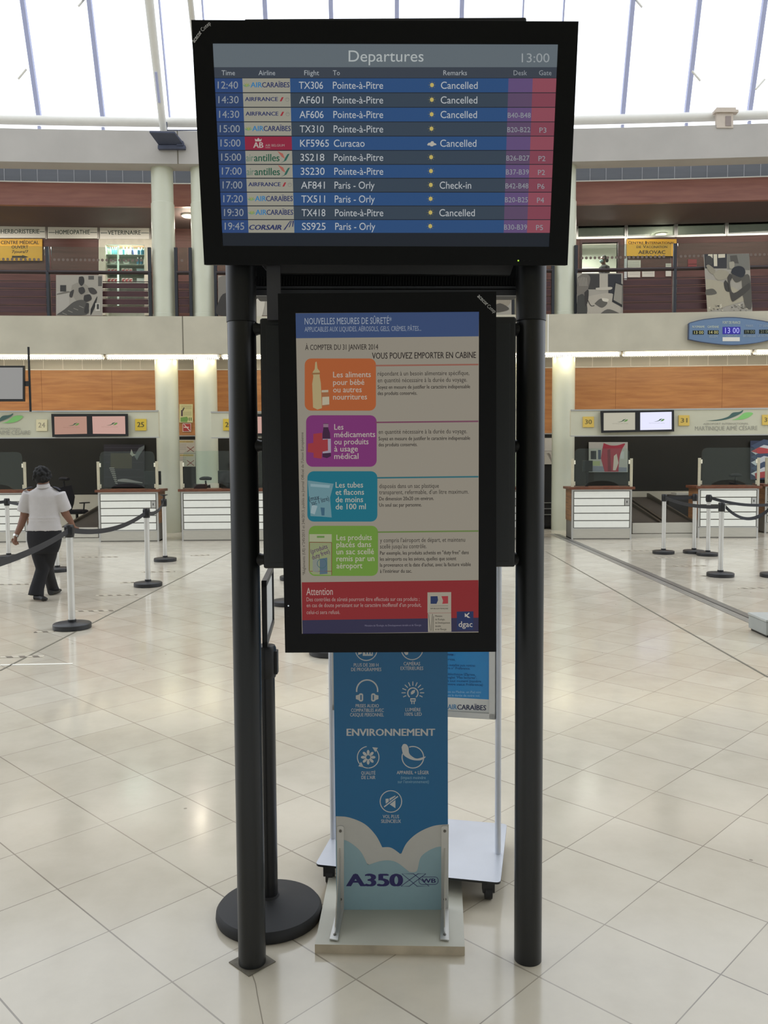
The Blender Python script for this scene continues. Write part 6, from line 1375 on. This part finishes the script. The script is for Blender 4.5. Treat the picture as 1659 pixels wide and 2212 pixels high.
def hand(mb, w, tip, side, back):                  # palm, four fingers, thumb
    d = (tip - w); L = d.length; d.normalize(); s = Vector((side, 0, 0)); s = (s - d * s.dot(d)).normalized(); f = Vector((0, back, 0)); f = (f - d * f.dot(d)).normalized()
    mb.tube([w - d * .02, w + d * .03, w + d * L * .5, w + d * L * .56], [(.022, .016), (.034, .016), (.038, .015), (.034, .012)], SKIN, 12)
    for i, (o_, l_) in enumerate(((-.027, .42), (-.009, .50), (.009, .47), (.027, .36))):
        b0 = w + d * L * .5 + s * o_; b1 = b0 + d * L * l_ * .5 + f * .010; b2 = b0 + d * L * l_ * .85 + f * .030
        mb.tube([b0, b1, b2], [.0095, .0088, .0070], SKIN, 8); mb.ball(b2, .0070, SKIN, 8)
    t0 = w + d * .035 - s * .030; t1 = t0 + d * L * .22 - s * .018 + f * .018; t2 = t0 + d * L * .42 - s * .014 + f * .036
    mb.tube([t0, t1, t2], [.012, .0105, .008], SKIN, 8); mb.ball(t2, .008, SKIN, 8)
mb = MB()
hc = J(91, 1031)
mb.ball(hc, (.072, .092, .105), SKIN, 20); mb.ball(hc + Vector((.006, .045, -.055)), (.052, .055, .055), SKIN, 14)
nose = hc + Vector((.012, .098, -.01)); mb.ball(nose, (.014, .02, .016), SKIN, 10); mb.ball(nose + Vector((0, -.008, .03)), (.010, .014, .026), SKIN, 8)
for s_ in (-1, 1):
    mb.ball(hc + Vector((s_ * .072, .005, -.012)), (.012, .022, .032), SKIN, 10); mb.ball(hc + Vector((.008 + s_ * .032, .078, .012)), (.017, .014, .010), SKIN, 8)
mb.ball(hc + Vector((.012, .093, -.052)), (.026, .012, .009), SKIN, 10)
mb.tube([J(93, 1040), J(95, 1050), J(95, 1062)], [.052, .054, .070], SKIN, 16)
mb.stack([rg(95, 1058, 20, 12), rg(94, 1068, 33, 16), rg(95, 1085, 30, 18), rg(96, 1110, 29, 19), rg(96, 1135, 33, 20), rg(96, 1155, 35, 22), rg(96, 1172, 34, 21)], SKIN)
LA = [J(64, 1066), J(58, 1088, .02), J(52, 1116, .03), J(44, 1138, -.02), J(34, 1158, -.06)]; mb.tube(LA, [.062, .056, .046, .038, .026], SKIN, 14)
RA = [J(128, 1066), J(134, 1090, .02), J(142, 1110, .06), J(151, 1124, .14), J(157, 1134, .20)]; mb.tube(RA, [.062, .056, .046, .037, .026], SKIN, 14)
hand(mb, LA[-1], J(32, 1180, -.05), 1, 1); hand(mb, RA[-1], J(161, 1149, .25), -1, 1)
ft1, ft2 = floor(96, 1298), floor(116, 1284)
LL = [J(80, 1165), J(90, 1229, .05), J(76, 1284, -.02)]; RL = [J(110, 1172), J(105, 1200, .06), J(102, 1226, .14), J(107, 1246, .28), J(113, 1268, .42), Vector((ft2.x, ft2.y, .05))]
mb.tube(LL, [.09, .058, .040], SKIN, 14); mb.tube(RL, [.085, .075, .055, .05, .045, .035], SKIN, 14)
soft(mb, 'body', pe, .0065, 3)
mb = MB(); H = hc + Vector((0, -.008, .012)); mb.ball(H, (.086, .098, .102), HAIR, 18); random.seed(5)
for i in range(70):
    a = random.random() * 2 * math.pi; e_ = -.35 + random.random() * 1.7; v = Vector((math.cos(a) * math.cos(e_), math.sin(a) * math.cos(e_), math.sin(e_)))
    if v.y > .55 and v.z < .5: continue
    c_ = H + Vector((v.x * .084, v.y * .096, v.z * .100)); mb.ball(c_ + v * .004, .016 + random.random() * .010, HAIR, 7)
soft(mb, 'hair', pe, .006, 1)
mb = MB()
mb.stack([rg(95, 1050, 13, 10), rg(95, 1056, 21, 13), rg(94, 1062, 32, 16), rg(95, 1072, 37, 19), rg(96, 1090, 33, 20), rg(96, 1108, 31.5, 21), rg(96, 1122, 32.5, 21.5), rg(96, 1134, 35, 22.5), rg(96, 1146, 37.5, 23.5)], SHIRT, 36)
mb.tube([J(64, 1065), J(58, 1080, .01), J(53, 1097, .02), J(51, 1106, .02)], [.074, .076, .074, .075], SHIRT, 18); mb.tube([J(127, 1065), J(133, 1082, .02), J(139, 1096, .04), J(141, 1102, .05)], [.074, .076, .074, .075], SHIRT, 18)
for y, r in ((1118, 33.6), (1124, 33.8), (1136, 36.4)): mb.stack([rg(96, y + .9, r, 22.2), rg(96, y, r + .7, 22.8), rg(96, y - .9, r, 22.2)][::-1], SHIRT, 36)
soft(mb, 'shirt', pe, .010, 5)
mb = MB(); mb.tube([J(93, 1045, -.03) + Vector((0, 0, 0)), J(94, 1051, -.02)], [(.064, .066), (.074, .074)], SHIRT, 20); part(mb, 'collar', pe)
for xa, ya, xb, yb in ((52, 1061, 70, 1055), (116, 1055, 130, 1061)):
    a_, b_ = J(xa, ya), J(xb, yb); d = (b_ - a_).normalized(); mb = MB(); mb.tube([a_ + Vector((0, 0, .018)), (a_ + b_) / 2 + Vector((0, 0, .024)), b_ + Vector((0, 0, .016))], [(.028, .006)] * 3, M('navy epaulette', '#1d2030', .7), 10); part(mb, 'epaulette', pe)
mb = MB()
mb.stack([rg(96, 1141, 36.0, 22.5), rg(96, 1152, 37, 23.5), rg(96, 1166, 37, 24), rg(96, 1180, 34, 22.5), rg(96, 1194, 29, 19)][::1], TROU, 32)
mb.tube([J(81, 1172), J(87, 1200, .02), J(92, 1228, .05), J(86, 1250, .03), J(80, 1270, .0), J(77.5, 1287, -.02)], [.095, .092, .076, .075, .079, .088], TROU, 20)
mb.tube([J(110, 1172), J(105, 1200, .06), J(102, 1226, .14), J(107, 1246, .28), J(113, 1268, .42), Vector((ft2.x, ft2.y, .035))], [.095, .090, .070, .064, .066, .072], TROU, 20)
soft(mb, 'trousers', pe, .010, 4)
a_ = J(78, 1286, -.03); tp = floor(99, 1299); mb = MB(); mb.tube([a_ + Vector((-.01, -.02, -.015)), a_.lerp(Vector((tp.x, tp.y, .02)), .5), Vector((tp.x - .02, tp.y, .030)), Vector((tp.x + .015, tp.y, .024))], [(.030, .034), (.036, .030), (.040, .027), (.02, .016)], SHOE, 14); part(mb, 'shoe', pe)
mb = MB(); mb.tube([Vector((ft2.x - .01, ft2.y - .075, .032)), Vector((ft2.x, ft2.y, .034)), Vector((ft2.x + .01, ft2.y + .10, .030)), Vector((ft2.x + .012, ft2.y + .17, .024))], [(.034, .030), (.038, .034), (.042, .028), (.022, .018)], SHOE, 14); part(mb, 'shoe', pe)
w_ = LA[-1]; dd = (LA[-1] - LA[-2]).normalized(); mb = MB(); mb.tube([w_ - dd * .018, w_ + dd * .006], [(.034, .032), (.034, .032)], M('silver watch', '#c9c8c4', .25, .8), 18); part(mb, 'watch', pe)

# second person, upstairs behind the doorway
YQ = YG + 1.0
def K(x, y, dy=0.): return at(x, y, YQ + dy)
k2 = YQ / FPX
fx = K(1303, 560); p2 = thing('person', 'masked person in dark top standing in the gallery doorway, dark hair tied back', 'person', (fx.x, fx.y, Z_SLAB_TOP - .02)); z0 = Z_SLAB_TOP - .02
mb = MB(); hc = K(1303, 561); mb.ball(hc, (.072, .088, .105), SKIN, 16); mb.ball(hc + Vector((-.035, -.02, -.05)), (.055, .055, .055), SKIN, 12); mb.ball(hc + Vector((-.088, -.03, -.005)), (.022, .014, .018), SKIN, 8)
for s_ in (-1, 1): mb.ball(hc + Vector((.0, s_ * .074, -.01)), (.022, .012, .03), SKIN, 8); mb.ball(hc + Vector((-.066, s_ * .03 - .01, .018)), (.014, .017, .010), SKIN, 8)
mb.tube([hc + Vector((.01, 0, -.06)), hc + Vector((.02, 0, -.17))], [.048, .056], SKIN, 14)
zz0 = hc.z - .15; X0, Y0_ = hc.x + .03, hc.y
mb.stack([(X0, Y0_, zz0, .06, .06), (X0, Y0_, zz0 - .06, .12, .17), (X0, Y0_, zz0 - .30, .12, .17), (X0, Y0_, zz0 - .52, .12, .16)], SKIN); 
for s_ in (-1, 1):
    mb.tube([(X0, Y0_ + s_ * .17, zz0 - .07), (X0, Y0_ + s_ * .21, zz0 - .34), (X0 - .08, Y0_ + s_ * .19, zz0 - .56)], [.05, .04, .028], SKIN, 10)
    mb.tube([(X0, Y0_ + s_ * .09, zz0 - .50), (X0, Y0_ + s_ * .09, z0 + .45), (X0, Y0_ + s_ * .09, z0 + .05)], [.08, .055, .04], SKIN, 10); hand(mb, Vector((X0 - .08, Y0_ + s_ * .19, zz0 - .56)), Vector((X0 - .12, Y0_ + s_ * .18, zz0 - .73)), 1, 1)
soft(mb, 'body', p2, .009, 2)
mb = MB(); mb.ball(hc + Vector((.018, 0, .025)), (.080, .090, .095), HAIR, 14); mb.ball(hc + Vector((.098, -.005, -.02)), (.045, .04, .055), HAIR, 10); soft(mb, 'hair', p2, .008, 2)
mb = MB(); mb.ball(hc + Vector((-.042, -.022, -.042)), (.060, .064, .050), M('pale blue mask', '#a9cfd0', .7), 14); part(mb, 'face_mask', p2)
mb = MB(); DK_ = M('dark top', '#2b2d33', .8); mb.stack([(X0, Y0_, zz0 + .01, .07, .075), (X0, Y0_, zz0 - .05, .135, .20), (X0, Y0_, zz0 - .30, .14, .19), (X0, Y0_, zz0 - .56, .14, .18)], DK_)
for s_ in (-1, 1): mb.tube([(X0, Y0_ + s_ * .17, zz0 - .06), (X0, Y0_ + s_ * .21, zz0 - .32)], [.064, .058], DK_, 12)
soft(mb, 'top', p2, .012, 3)
mb = MB(); mb.stack([(X0, Y0_, zz0 - .50, .135, .175), (X0, Y0_, zz0 - .66, .13, .18)], TROU)
for s_ in (-1, 1): mb.tube([(X0, Y0_ + s_ * .09, zz0 - .6), (X0, Y0_ + s_ * .09, z0 + .05)], [.095, .065], TROU, 12)
soft(mb, 'trousers', p2, .014, 3)
for s_ in (-1, 1): mb = MB(); mb.tube([(X0 + .05, Y0_ + s_ * .09, z0 + .03), (X0 - .14, Y0_ + s_ * .09, z0 + .028)], [.034, .03], SHOE, 10); part(mb, 'shoe', p2)
